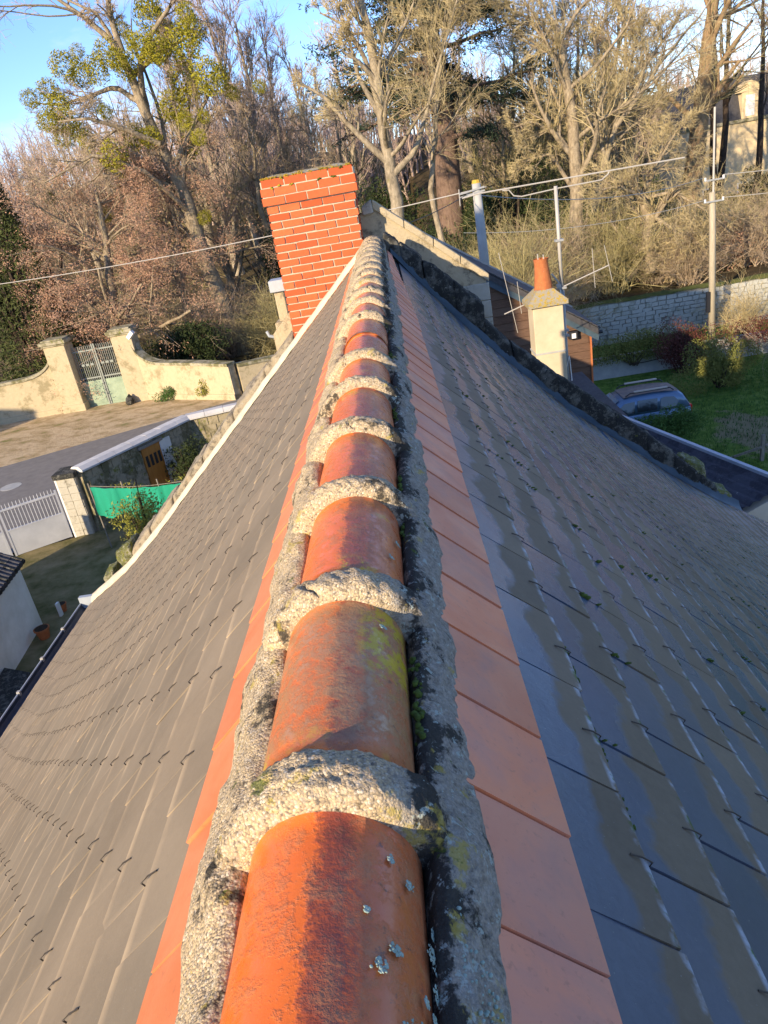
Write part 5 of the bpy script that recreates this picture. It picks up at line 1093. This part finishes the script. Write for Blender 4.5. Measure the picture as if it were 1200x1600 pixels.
# 1 mistletoe tree
Y_ = 48.0
tr1 = [(A_(384, 575, Y_), 0.85), (A_(366, 520, Y_), 0.60), (A_(350, 480, Y_), 0.52), (A_(318, 400, Y_), 0.46), (A_(290, 310, Y_), 0.40), (A_(262, 250, Y_), 0.36), (A_(235, 190, Y_), 0.30), (A_(212, 130, Y_), 0.25), (A_(190, 80, Y_), 0.22), (A_(150, 40, Y_), 0.16), (A_(85, -5, Y_), 0.10)]
lm1 = [[(A_(190, 80, Y_), 0.2), (A_(178, 45, Y_), 0.16), (A_(168, 0, Y_), 0.12), (A_(160, -40, Y_), 0.08)],
       [(A_(175, 60, Y_), 0.12), (A_(150, 20, Y_), 0.09), (A_(105, 0, Y_), 0.06)],
       [(A_(222, 150, Y_), 0.2), (A_(218, 100, Y_), 0.17), (A_(235, 55, Y_), 0.14), (A_(262, 15, Y_), 0.10), (A_(280, -10, Y_), 0.07)],
       [(A_(225, 165, Y_), 0.2), (A_(180, 135, Y_), 0.14), (A_(140, 150, Y_), 0.10), (A_(90, 165, Y_), 0.06), (A_(50, 160, Y_), 0.03)],
       [(A_(250, 225, Y_ - 1), 0.18), (A_(190, 200, Y_ - 2), 0.13), (A_(140, 185, Y_ - 3), 0.08), (A_(90, 190, Y_ - 3), 0.04)],
       [(A_(270, 265, Y_), 0.2), (A_(310, 180, Y_ + 1), 0.12), (A_(330, 140, Y_ + 1), 0.08), (A_(375, 155, Y_ + 1), 0.04)],
       [(A_(300, 335, Y_), 0.2), (A_(230, 270, Y_ - 2), 0.15), (A_(150, 240, Y_ - 3), 0.10), (A_(70, 285, Y_ - 4), 0.05)],
       [(A_(205, 120, Y_), 0.2), (A_(240, 90, Y_ + 1), 0.12), (A_(290, 60, Y_ + 1), 0.07), (A_(310, 30, Y_ + 1), 0.04)]]
t1 = tree('lime_tree', 'tall leaning bare tree full of yellow green mistletoe balls, left of the chimney', 'tree', tr1, lm1, M_BTAN, M_TBROWN, 11, k1=9, spec=(6, 5, 5), l1=0.34, minr=0.011, up=-0.01)
def mist_mesh(seed):
    R_ = np.random.default_rng(seed); N_ = 900; d = R_.normal(size=(N_, 3)); d /= np.linalg.norm(d, axis=1)[:, None]; r = R_.uniform(0.35, 1.0, N_) ** 0.6
    pts = d * r[:, None] * (1 + 0.12 * vnoise(d, 3, seed))[:, None]; V, Fc = leafcards(pts, 0.11, R_); return npmesh('mistletoe_ball', V, Fc, M_LMIST)
mm = [mist_mesh(s_) for s_ in (1, 2, 3)]
for i, (x, y, r) in enumerate([(48, 155, 11), (75, 140, 12), (92, 168, 16), (100, 102, 16), (120, 82, 9), (75, 190, 12), (105, 190, 15), (122, 205, 12), (128, 118, 15), (168, 84, 16), (150, 108, 15), (182, 92, 12), (196, 104, 14), (235, 30, 18), (232, 8, 16), (206, 62, 10), (222, 75, 15), (285, 70, 20), (297, 48, 17), (290, 22, 12), (286, 122, 18), (262, 55, 15), (325, 118, 19), (345, 120, 11), (362, 145, 9), (310, 135, 13), (270, 165, 18), (290, 190, 10), (178, 245, 17), (195, 262, 14), (240, 75, 15), (285, 150, 10), (318, 182, 8), (150, 165, 10), (165, 175, 9), (80, 310, 8), (165, 335, 10), (210, 215, 14), (235, 215, 13), (295, 230, 14), (310, 215, 9), (405, 135, 8), (250, 85, 12), (190, 45, 9), (100, 215, 13), (135, 218, 12), (320, 340, 9)]):
    o = link('mistletoe_ball', mm[i % 3], t1); p = A_(x, y, Y_ + rng.uniform(-2.5, 1.5)); s_ = r / 1160 * Y_ * 1.3; o.location = Vector(p); o.rotation_euler = (rng.uniform(0, 6), rng.uniform(0, 6), rng.uniform(0, 6)); o.scale = (s_, s_, s_ * 0.92)

# 2 oak with dead brown leaves
def leafy(name, label, cat, trunk, lmat, n, size, seed, bmat=M_BTAN, tmat=M_TBROWN, ppx=None, jit=0.18, group=None, **kw):
    root, (A, B, Cc, D) = tree(name, label, cat, trunk, [], bmat, tmat, seed, ret=True, group=group, **kw); R_ = np.random.default_rng(seed + 1)
    pts = np.concatenate([D.reshape(-1, 3), Cc[:, 1:].reshape(-1, 3)]); w = 0.55 + 0.45 * vnoise(pts, 0.8, seed); pick = R_.choice(len(pts), n, p=np.clip(w, 0.02, 2) / np.clip(w, 0.02, 2).sum())
    V, Fc = leafcards(pts[pick], size, R_, jit); obj('leaves', V, Fc, lmat, root, kind='stuff'); return root
leafy('oak_tree', 'bare oak still holding reddish brown dead leaves, hanging over the green gate', 'tree', [(A_(188, 575, 45.5), 0.4), (A_(178, 480, 45.5), 0.3), (A_(165, 380, 45.5), 0.2), (A_(150, 300, 45.5), 0.1)], M_LBROWN, 60000, 0.062, 21, k1=28, spec=(5, 5, 4), l1=0.60, up=-0.02, tmin=0.15, ang=(45, 100))
leafy('oak_tree', 'second brown leaved oak further right with drooping branches near the leaning tree', 'tree', [(A_(300, 580, 50), 0.35), (A_(290, 470, 50), 0.25), (A_(280, 380, 50), 0.15), (A_(262, 300, 50), 0.1)], M_LBROWN, 20000, 0.06, 22, k1=22, spec=(5, 5, 4), l1=0.60, up=-0.05, tmin=0.15, ang=(45, 100))
# 3 middle tree
Y_ = 42.0
tr = [(A_(630, 420, Y_), 0.42), (A_(620, 320, Y_), 0.34), (A_(606, 230, Y_), 0.29), (A_(590, 130, Y_), 0.25), (A_(575, 40, Y_), 0.20), (A_(560, -10, Y_), 0.16), (A_(540, -80, Y_), 0.08)]
lm = [[(A_(608, 255, Y_), 0.2), (A_(575, 225, Y_), 0.16), (A_(540, 190, Y_), 0.12), (A_(505, 150, Y_), 0.09), (A_(470, 130, Y_), 0.04)],
      [(A_(612, 275, Y_), 0.22), (A_(650, 235, Y_), 0.14), (A_(665, 180, Y_), 0.10), (A_(680, 120, Y_), 0.07), (A_(720, -20, Y_), 0.04)],
      [(A_(590, 160, Y_), 0.15), (A_(570, 90, Y_), 0.11), (A_(540, 40, Y_), 0.08), (A_(500, 20, Y_), 0.04)],
      [(A_(590, 120, Y_), 0.13), (A_(620, 70, Y_), 0.09), (A_(640, 20, Y_), 0.06), (A_(660, -30, Y_), 0.03)],
      [(A_(598, 190, Y_), 0.15), (A_(560, 120, Y_), 0.10), (A_(545, 60, Y_), 0.07), (A_(520, -20, Y_), 0.03)]]
tree('ash_tree', 'pale barked bare tree with a straight trunk rising right behind the brick chimney', 'tree', tr, lm, M_BPOP, M_TGOLD, 31, k1=10, spec=(6, 6, 5), l1=0.33, minr=0.009)
tr = [(A_(700, 420, 44), 0.2), (A_(672, 300, 44), 0.15), (A_(680, 180, 44), 0.11), (A_(690, 60, 44), 0.08), (A_(715, -40, 44), 0.05)]
tree('ash_tree', 'slender pale tree with upright limbs in front of the dark cedar', 'tree', tr, [], M_BPOP, M_TGOLD, 33, k1=24, spec=(5, 6, 5), l1=0.38, minr=0.009, up=0.05)
# 4 cedar
Y_ = 52.0; R_ = np.random.default_rng(5)
root = empty('cedar_tree', tuple(A_(706, 360, Y_)), 'tall dark cedar with flat layered branches behind the pale bare trees', 'tree')
P, R = resample([A_(708, 380, Y_), A_(702, 300, Y_), A_(692, 180, Y_), A_(672, 60, Y_), A_(655, -60, Y_), A_(640, -180, Y_)], [0.95, 0.85, 0.72, 0.6, 0.45, 0.2], 14); V, Fc = tubes(P[None], R[None], 10); obj('trunk', V, Fc, M_BCED, root, smooth=True)
brs = []; 
for k in range(84):
    t = R_.uniform(0.42, 0.98); f = t * 13; i0 = int(f); s0 = P[i0] + (P[min(13, i0 + 1)] - P[i0]) * (f - i0); a = R_.uniform(0, 2 * math.pi); ln = R_.uniform(4.0, 8.5) * (1.15 - 0.45 * t)
    d = np.array([math.cos(a), math.sin(a), R_.uniform(0.0, 0.25)]); n_ = 8; pts = [s0 + d * ln * q / 7 + np.array([0, 0, -0.05 * (q ** 1.5)]) + R_.normal(0, 0.08, 3) for q in range(n_)]; brs.append(pts)
brs.append([A_(700, 215, Y_), A_(715, 212, Y_ - 1), A_(730, 208, Y_ - 1), A_(745, 204, Y_ - 1), A_(755, 205, Y_ - 1), A_(765, 208, Y_ - 1), A_(772, 212, Y_ - 1), A_(776, 218, Y_ - 1)])
brs = np.array(brs); RB = np.tile(np.linspace(0.16, 0.03, 8), (len(brs), 1)); S1, RS = grow(brs, RB, 14, 0.34, (40, 80), 0.2, 5, 0.08, -0.02, 0.4, R_, minr=0.015); S1[..., 2] = S1[..., 2] * 0.35 + S1[:, :1, 2] * 0.65
V, Fc = joinVF([tubes(brs, RB, 5), tubes(S1, RS, 3)]); obj('branches', V, Fc, M_BCED, root)
pts = S1[:, 1:].reshape(-1, 3); pts = np.repeat(pts, 9, 0) + R_.normal(0, 1, (len(pts) * 9, 3)) * np.array([0.28, 0.28, 0.10]); V, Fc = leafcards(pts, 0.17, R_, aspect=0.45); obj('crown', V, Fc, M_LCED, root)
# 5 right hand trees
Y_ = 45.0
tr = [(A_(905, 482, Y_), 0.50), (A_(903, 400, Y_), 0.42), (A_(900, 300, Y_), 0.38), (A_(895, 200, Y_), 0.30), (A_(885, 120, Y_), 0.24), (A_(876, 60, Y_), 0.18), (A_(865, 25, Y_), 0.13), (A_(840, 40, Y_), 0.06)]
lm = [[(A_(900, 250, Y_), 0.18), (A_(870, 210, Y_), 0.13), (A_(830, 190, Y_), 0.08), (A_(800, 200, Y_), 0.04)],
      [(A_(878, 60, Y_), 0.12), (A_(900, 20, Y_), 0.09), (A_(930, -10, Y_), 0.06), (A_(960, -40, Y_), 0.04)],
      [(A_(893, 170, Y_), 0.18), (A_(880, 110, Y_), 0.12), (A_(850, 60, Y_), 0.08), (A_(815, 20, Y_), 0.05), (A_(790, 10, Y_), 0.03)],
      [(A_(898, 300, Y_), 0.16), (A_(860, 240, Y_), 0.10), (A_(810, 255, Y_), 0.05)],
      [(A_(888, 140, Y_), 0.13), (A_(935, 100, Y_), 0.09), (A_(980, 40, Y_), 0.06), (A_(1000, -20, Y_), 0.03)]]
tree('maple_tree', 'straight tan trunk with spreading golden twigs standing just left of the moss topped wall', 'tree', tr, lm, M_BTAN, M_TGOLD, 41, k1=11, spec=(6, 6, 5), l1=0.36, minr=0.009, up=0.02)
tr = [(A_(930, 330, 47), 0.25), (A_(945, 250, 47), 0.20), (A_(960, 200, 47), 0.15), (A_(1000, 150, 47), 0.12), (A_(1060, 60, 47), 0.07), (A_(1110, 0, 47), 0.03)]
lm = [[(A_(945, 250, 47), 0.14), (A_(935, 200, 47), 0.11), (A_(930, 150, 47), 0.08), (A_(950, 100, 47), 0.04)],
      [(A_(955, 215, 47), 0.12), (A_(1000, 195, 47), 0.09), (A_(1050, 200, 46), 0.06), (A_(1080, 230, 45), 0.03)],
      [(A_(985, 165, 47), 0.12), (A_(1010, 100, 47), 0.08), (A_(1060, 30, 47), 0.05)], [(A_(960, 200, 47), 0.12), (A_(980, 120, 47), 0.09), (A_(1000, 40, 47), 0.05)]]
tree('maple_tree', 'forked bare tree fanning golden limbs up to the right behind the long aerial boom', 'tree', tr, lm, M_BPOP, M_TGOLD, 43, k1=12, spec=(6, 6, 5), l1=0.45, minr=0.009, up=0.04, tmin=0.2)
tr = [(A_(1018, 425, 44), 0.40), (A_(1012, 360, 44), 0.36), (A_(1008, 320, 44), 0.28), (A_(1000, 295, 44), 0.15)]
lm = [[(A_(1008, 320, 44), 0.15), (A_(990, 300, 43), 0.10), (A_(960, 292, 42), 0.07), (A_(940, 296, 42), 0.04)],
      [(A_(1005, 310, 44), 0.15), (A_(1050, 300, 43), 0.09), (A_(1090, 320, 42), 0.05), (A_(1130, 350, 42), 0.03)],
      [(A_(1008, 330, 44), 0.15), (A_(1040, 350, 43), 0.10), (A_(1080, 380, 42), 0.05)], [(A_(1005, 300, 44), 0.15), (A_(1030, 250, 44), 0.10), (A_(1060, 200, 44), 0.05)]]
tree('pollard_tree', 'short thick trunk with low sideways golden limbs above the rubble wall', 'tree', tr, lm, M_BTAN, M_TGOLD, 45, k1=14, spec=(5, 5, 5), l1=0.6, minr=0.008, up=0.02, tmin=0.2)
tr = [(A_(1060, 420, 58), 0.8), (A_(1078, 310, 58), 0.72), (A_(1090, 230, 58), 0.62), (A_(1098, 150, 58), 0.52), (A_(1108, 60, 58), 0.42), (A_(1120, -60, 58), 0.25)]
tree('oak_tree', 'thick leaning orange lit trunk in front of the cream house at upper right', 'tree', tr, [], bark('orange_bark', (0.19, 0.12, 0.06), (0.36, 0.25, 0.14)), M_TOLIVE, 47, k1=10, spec=(5, 5, 4), l1=0.38, tmin=0.5, minr=0.012)
for x0, x1, dd_, sd_ in ((1112, 1115, 66, 51), (1122, 1135, 66, 52), (1180, 1190, 72, 53)):
    tr = [(A_(x0, 330, dd_), 0.30), (A_((x0 + x1) / 2 + 2, 230, dd_), 0.26), (A_(x1, 140, dd_), 0.2), (A_(x1 + 4, 20, dd_), 0.12), (A_(x1 + 8, -60, dd_), 0.06)]
    tree('ash_tree', {51: 'dark slim trunk directly behind the top of the wooden pole', 52: 'dark trunk leaning right in front of the cream house wall', 53: 'dark slim tree at the far right edge beside the cream house'}[sd_], 'tree', tr, [], M_BDARK, M_TOLIVE, sd_, k1=8, spec=(4, 4, 3), l1=0.36, minr=0.012)

# generic trees copied into the wood behind
def copy_tree(root, loc, rz, sc, label, group):
    r = root.copy(); C.objects.link(r); r.location = loc; r.rotation_euler = (0, 0, rz); r.scale = (sc, sc, sc); r['label'] = label; r['group'] = group
    for ch in root.children:
        c = ch.copy(); C.objects.link(c); c.parent = r
    return r
def base_tree(name, h, bm_, tm_, seed, **kw):
    tr = [(np.array([0, 0, 0.0]), 0.028 * h), (np.array([0.02 * h, 0, 0.3 * h]), 0.02 * h), (np.array([-0.02 * h, 0.02 * h, 0.6 * h]), 0.012 * h), (np.array([0.02 * h, 0, h]), 0.004 * h)]
    return tree(name, 'bare grey brown tree in the wood', 'tree', tr, [], bm_, tm_, seed, **kw)
G1 = 'bare trees in the wood behind'
protos = [base_tree('bare_tree', 14, M_BTAN, M_TBROWN, 61, k1=20, spec=(6, 5, 4), l1=0.36, minr=0.014, tmin=0.2, group=G1),
          base_tree('bare_tree', 14, M_BTAN, M_TOLIVE, 62, k1=22, spec=(6, 5, 4), l1=0.38, minr=0.014, tmin=0.12, group=G1),
          base_tree('bare_tree', 14, M_BPOP, M_TPINK, 63, k1=24, spec=(6, 5, 4), l1=0.30, minr=0.016, tmin=0.1, up=0.16, ang=(15, 40), group=G1)]
spots = [(815, 58, 1, 1.05), (855, 64, 0, 1.1), (915, 62, 1, 1.15), (970, 58, 0, 1.15), (890, 74, 2, 1.25), (250, 53, 0, .9), (330, 58, 1, 1.0), (410, 56, 0, 1.0), (450, 62, 2, 1.0), (395, 60, 2, 1.0), (505, 58, 0, .95), (545, 64, 1, 1.0), (90, 60, 0, .85), (150, 66, 0, .9), (200, 62, 1, .9), (750, 64, 1, .62),
         (790, 54, 1, .8), (830, 56, 1, .95), (870, 60, 0, 1.0), (940, 54, 1, 1.05), (985, 60, 0, 1.1), (960, 70, 2, 1.2), (1215, 76, 0, 1.5), (345, 80, 2, 1.45), (385, 84, 2, 1.6), (420, 88, 2, 1.5), (455, 92, 2, 1.3), (310, 88, 2, 1.45), (715, 84, 2, .9), (770, 88, 2, .85), (800, 92, 2, .95), (740, 100, 2, 1.0), (840, 86, 2, 1.1), (560, 86, 2, 1.2), (490, 90, 2, 1.2), (230, 84, 0, 1.1), (120, 86, 0, .95), (60, 90, 0, .75)]
used = [False] * 3
look = ['brown', 'olive', 'pinkish']
ends_ = [('between the oak and the leaning tree', 0)]
def place(px):
    if px < 130: return 'above the left end of the gate wall'
    if px < 280: return 'behind the leaning mistletoe tree'
    if px < 480: return 'left of the brick chimney'
    if px < 640: return 'behind the brick chimney'
    if px < 800: return 'near the dark cedar'
    if px < 1000: return 'behind the aerial mast'
    return 'by the cream house'
for i, (px, dd_, k, sc) in enumerate(spots):
    d = ray(px, 300); x = d[0] / d[1] * dd_; loc = (x, dd_, float(gz(x, dd_)) - 0.1); lab = '%s bare tree %s, %s' % (look[k], place(px), 'near' if dd_ < 62 else ('part way up the slope' if dd_ < 82 else 'high on the slope'))
    if not used[k]: p_ = protos[k]; p_.location = loc; p_.scale = (sc,) * 3; p_['label'] = lab; used[k] = True
    else: copy_tree(protos[k], loc, rng.uniform(0, 6.28), sc, lab, G1)

# thicket: low twiggy undergrowth bushes
def base_bush(name, h, tm_, seed, n=60):
    R_ = np.random.default_rng(seed); root = empty(name, (0, 0, 0), 'x', 'shrub', 'twiggy shrubs under the trees')
    a = R_.uniform(0, 6.28, n); d = np.stack([np.cos(a) * R_.uniform(0.1, 0.9, n), np.sin(a) * R_.uniform(0.1, 0.9, n), np.ones(n)], -1); d /= np.linalg.norm(d, axis=1)[:, None]
    N_ = np.empty((n, 7, 3)); N_[:, 0] = np.stack([R_.normal(0, 0.25 * h / 3, n), R_.normal(0, 0.25 * h / 3, n), np.zeros(n)], -1); ln = h * R_.uniform(0.6, 1.15, n)
    for j in range(1, 7): d = d + R_.normal(0, 0.17, d.shape) + np.array([0, 0, -0.05 * j / 3]); d /= np.linalg.norm(d, axis=1)[:, None]; N_[:, j] = N_[:, j - 1] + d * (ln / 6)[:, None]
    R0 = np.linspace(0.024, 0.008, 7)[None].repeat(n, 0); B, RB = grow(N_, R0, 9, 0.42, (20, 70), 0.1, 5, 0.2, 0.0, 0.6, R_, minr=0.006); D, RD = grow(B, RB, 4, 0.7, (20, 60), 0.1, 4, 0.14, 0, 0.6, R_, minr=0.0045)
    V, Fc = tubes(N_, R0, 4); obj('stems', V, Fc, tm_, root); V, Fc = joinVF([tubes(B, RB, 3), tubes(D, RD, 3)]); obj('twigs', V, Fc, tm_, root); return root
bp = [base_bush('twiggy_shrub', 4.2, M_TOLIVE, 71), base_bush('twiggy_shrub', 4.2, M_TBROWN, 72), base_bush('twiggy_shrub', 4.2, M_TGOLD, 73)]
ub = [False] * 3; G2 = 'twiggy shrubs under the trees'
bs = []
for px in range(640, 1230, 26): bs.append((px + rng.uniform(-8, 8), rng.uniform(43, 52), rng.integers(0, 3), rng.uniform(0.8, 1.3)))
for px in range(20, 520, 34): bs.append((px + rng.uniform(-8, 8), rng.uniform(44, 56), rng.integers(0, 2), rng.uniform(0.8, 1.2)))
for px in range(650, 860, 24): bs.append((px, rng.uniform(34, 42), rng.integers(0, 2), rng.uniform(1.0, 1.4)))
nm = ['olive', 'brown', 'golden']
for i, (px, dd_, k, sc) in enumerate(bs):
    k = int(k); d = ray(px, 400); x = d[0] / d[1] * dd_; loc = (x, dd_, float(gz(x, dd_)) - 0.1 + (1.5 if (640 < px < 870 and dd_ < 42.5) else 0) * 0); lab = '%s shrub under the trees %s' % (nm[k], place(px))
    if not ub[k]: b_ = bp[k]; b_.location = loc; b_.scale = (sc,) * 3; b_['label'] = lab; ub[k] = True
    else: copy_tree(bp[k], loc, rng.uniform(0, 6.28), sc, lab, G2)
for k in range(3):
    if not ub[k]: bp[k]['label'] = nm[k] + ' twiggy shrub under the trees'

def uniq(group):
    L_ = [o for o in C.objects if o.get('group') == group]; D_ = {}
    for o in L_: D_.setdefault(o['label'], []).append(o)
    W_ = ['leftmost', 'second from left', 'third from left', 'fourth from left', 'fifth from left', 'sixth from left', 'seventh from left', 'eighth from left', 'ninth from left', 'tenth from left', 'eleventh from left', 'twelfth from left', 'thirteenth from left']
    for lab, os_ in D_.items():
        if len(os_) > 1:
            os_.sort(key=lambda o: float(proj(np.array(o.location))[0]))
            for w, o in zip(W_, os_): o['label'] = lab + ', ' + (w if o is not os_[-1] else 'rightmost')
uniq(G1); uniq(G2)
# evergreens
def evergreen(name, label, cat, c, rad, n, size, mat, seed, lumps=9, shape='round', parentless=True, aspect=0.6, group=None, trunk=True):
    R_ = np.random.default_rng(seed); c = np.array(c, float); rad = np.array(rad, float); root = empty(name, (c[0], c[1], c[2] - rad[2]), label, cat, group)
    if shape == 'cone':
        z = R_.random(n) ** 1.3; a = R_.uniform(0, 6.28, n); rr = (1 - z) ** 0.75 * np.sqrt(R_.uniform(0.25, 1, n)); P = np.stack([np.cos(a) * rr, np.sin(a) * rr, z * 2 - 1], -1)
        P *= (1 + 0.22 * vnoise(P, 5, seed))[:, None] * np.array([1, 1, 1.0])
    else:
        cs = R_.normal(0, 0.42, (lumps, 3)); cs[:, 2] *= 0.8; rs_ = R_.uniform(0.38, 0.62, lumps); k = R_.integers(0, lumps, n); d = R_.normal(size=(n, 3)); d /= np.linalg.norm(d, axis=1)[:, None]
        P = cs[k] + d * (rs_[k] * R_.uniform(0.55, 1.05, n))[:, None]; P[:, 2] = np.maximum(P[:, 2], -1)
    V, Fc = leafcards(c + P * rad, size, R_, aspect=aspect); obj('crown', V, Fc, mat, root)
    nn_ = 14; N_ = np.empty((nn_, 5, 3)); N_[:, 0] = c - (0, 0, rad[2]) + R_.normal(0, 0.05, (nn_, 3)) * rad
    tgt = c + R_.normal(0, 0.35, (nn_, 3)) * rad + (0, 0, rad[2] * 0.2)
    for j in range(1, 5): N_[:, j] = N_[:, 0] + (tgt - N_[:, 0]) * j / 4 + R_.normal(0, 0.02, (nn_, 3)) * rad
    V, Fc = tubes(N_, np.linspace(0.035, 0.012, 5)[None].repeat(nn_, 0) * max(0.3, rad[2]) , 5); obj('stems' if rad[2] < 2.5 else 'trunk', V, Fc, M_BDARK, root); return root
c = A_(15, 430, 44); evergreen('cypress_tree', 'dark green cypress at the far left edge behind the gate wall', 'tree', (c[0] + 0.2, 44, -2.2), (3.5, 2.4, 7.3), 22000, 0.13, M_LCON, 81, shape='cone')
c = A_(60, 500, 46); evergreen('laurel_bush', 'dark laurel bush behind the wall between the cypress and the gate', 'shrub', (c[0], 46, -7.0), (2.2, 1.5, 2.2), 6000, 0.11, M_LDARK, 82)
c = A_(300, 530, 43); evergreen('laurel_bush', 'glossy dark laurel behind the right gate wall under the leaning tree', 'shrub', (c[0], 42.5, -7.2), (2.6, 1.3, 1.9), 7000, 0.11, M_LDARK, 83)
c = A_(120, 540, 50); evergreen('laurel_bush', 'shadowy laurel seen through the bars of the green gate', 'shrub', (c[0], 50, -6.6), (4.5, 1.6, 2.5), 7000, 0.14, M_LDARK, 84)
c = A_(800, 330, 52); evergreen('yew_tree', 'dark ivy clad evergreen behind the concrete pole and aerial', 'tree', (c[0], 52, -4.2), (3.6, 2.0, 4.2), 12000, 0.13, M_LDARK, 85)
c = A_(845, 215, 66); evergreen('yew_tree', 'tall dark evergreen rising behind the golden maple left of its trunk', 'tree', (c[0], 66, -1.2), (2.6, 2.0, 6.5), 9000, 0.16, M_LDARK, 86, shape='cone')
c = A_(960, 420, 48); evergreen('holly_bush', 'bright green holly thicket under the pollard above the mossy wall', 'shrub', (c[0] + 2.5, 47, -7.0), (2.0, 1.3, 1.6), 5000, 0.10, M_LGREEN, 87)
c = A_(1185, 300, 76); evergreen('clipped_shrub', 'rounded almost black evergreen in front of the cream house at the right edge', 'shrub', (c[0], 76, c[2] - 0.4), (1.8, 1.5, 2.3), 6000, 0.14, M_LDARK, 88)
for px_, w_, n_ in ((672, 2.6, 'dark ivy thicket at the foot of the cedar trunk'), (735, 2.8, 'dark ivy thicket right behind the top of the concrete pole'), (880, 2.6, 'dark ivy thicket just left of the golden maple trunk'), (985, 2.8, 'dark ivy thicket behind the low pollard trunk')):
    c = A_(px_, 380, 50.5); evergreen('ivy_thicket', n_, 'shrub', (c[0], 50.5, -5.9), (w_, 1.5, 2.6), 6500, 0.12, M_LDARK, 200 + px_)
c = A_(590, 300, 55); evergreen('yew_tree', 'dark undergrowth evergreen between the brick chimney and the stone gable peak', 'tree', (c[0], 55, -3.8), (3.8, 2, 4.0), 9000, 0.14, M_LDARK, 89)
c = A_(440, 380, 55); evergreen('yew_tree', 'dark evergreen mass just left of the brick chimney', 'tree', (c[0], 55, -5.2), (3.8, 2, 3.6), 9000, 0.14, M_LDARK, 90)
c = A_(1120, 400, 56); evergreen('bramble_bank', 'orange brown bramble bank above the retaining wall by the wooden pole', 'shrub', (19, 47, -7.4), (5.5, 2.5, 1.6), 16000, 0.10, M_LBROWN, 91, lumps=22)
# yard shrubs
c = onz(1135, 612, -10.5); evergreen('garden_shrub', 'rounded yellow green shrub on the lawn in front of the grey garden wall', 'shrub', (c[0], c[1] + 0.6, -9.35), (1.45, 1.1, 1.25), 11000, 0.055, M_LOLV, 92)
c = at(1040, 672, 24.2); evergreen('dark_shrub', 'dark green bush hiding the lower side of the parked car', 'shrub', (c[0], 24.2, c[2] + 0.02), (1.15, 0.8, 0.85), 11000, 0.055, M_LGREEN, 93, lumps=14)
c = onz(1055, 590, -10.5); evergreen('copper_hedge', 'dark red brown leafy hedge behind the rear of the car', 'hedge', (c[0] + 0.5, 33.6, -9.3), (1.5, 0.7, 1.5), 6500, 0.06, M_LRED, 94, lumps=14)
evergreen('ivy_hedge', 'long low olive and brown hedge growing along the grey garden wall', 'hedge', (10.5, 34.3, -9.15), (3.2, 0.4, 0.75), 9000, 0.06, M_LOLV, 95, lumps=30)
evergreen('ivy_hedge', 'brown creeper spreading over the garden wall under the wooden pole', 'hedge', (18, 34.2, -9.2), (4.5, 0.5, 0.8), 9000, 0.06, M_LRED, 96, lumps=30)
c = onz(277, 622, -9); evergreen('wall_shrub', 'left of two green shrubs growing against the right gate wall', 'shrub', (c[0], c[1] - 0.3, -8.6), (0.85, 0.45, 0.55), 1800, 0.06, M_LGREEN, 97, group='shrubs against the gate wall')
c = onz(331, 622, -9); evergreen('wall_shrub', 'right of two green shrubs growing against the right gate wall', 'shrub', (c[0], c[1] - 0.3, -8.55), (0.7, 0.45, 0.6), 1800, 0.06, M_LYEL, 98, group='shrubs against the gate wall')
evergreen('forsythia_shrub', 'loose yellow green shrub beside the roof edge in front of the green netting', 'shrub', tuple(at(222, 820, 17.0)), (0.85, 0.5, 1.0), 2600, 0.05, M_LYEL, 99, lumps=14)
c = at(285, 715, 24.5); evergreen('ivy_clump', 'dark ivy clump at the foot of the stained garden wall', 'shrub', (c[0], 24.6, -8.0), (0.9, 0.5, 0.9), 2600, 0.06, M_LDARK, 100)
c = at(250, 765, 22); evergreen('yellow_groundcover', 'low yellow green foliage behind the top of the green netting', 'plant', (c[0], 21.6, -7.9), (1.3, 0.5, 0.5), 2200, 0.05, M_LYEL, 101)
b_ = copy_tree(bp[2], (17.6, 38.9, -10.5), 1.0, 0.7, 'straw coloured bare shrub in front of the rubble wall at the right edge', 'x'); del b_['group']
b_ = copy_tree(bp[1], (16.6, 30.5, -10.5), 2.0, 0.75, 'brown bare shrub on the lawn at the right edge', 'x'); del b_['group']

# far wood on the hillside: one mass
R_ = np.random.default_rng(77); N0 = 900; px = R_.uniform(-150, 1350, N0); dd_ = R_.uniform(95, 150, N0); d = np.stack([ray(p, 280) for p in px]); x = d[:, 0] / d[:, 1] * dd_; z = gz(x, dd_)
n = 6; N_ = np.empty((N0, n, 3)); N_[:, 0] = np.stack([x, dd_, z], -1); h = R_.uniform(6, 10, N0)
for j in range(1, n): N_[:, j] = N_[:, j - 1] + np.stack([R_.normal(0, 0.2, N0), R_.normal(0, 0.2, N0), h / (n - 1)], -1)
RN = np.linspace(0.16, 0.04, n)[None].repeat(N0, 0); B, RB = grow(N_, RN, 13, 0.34, (20, 55), 0.15, 5, 0.1, 0.08, 0.5, R_, minr=0.03); D, RD = grow(B, RB, 5, 0.5, (20, 50), 0.1, 3, 0.1, 0.08, 0.5, R_, minr=0.022)
V, Fc = joinVF([tubes(N_, RN, 4), tubes(B, RB, 3), tubes(D, RD, 3)]); obj('far_wood', V, Fc, M_TPINK, kind='stuff', label='distant bare winter wood covering the hillside beyond the trees', cat='wood')
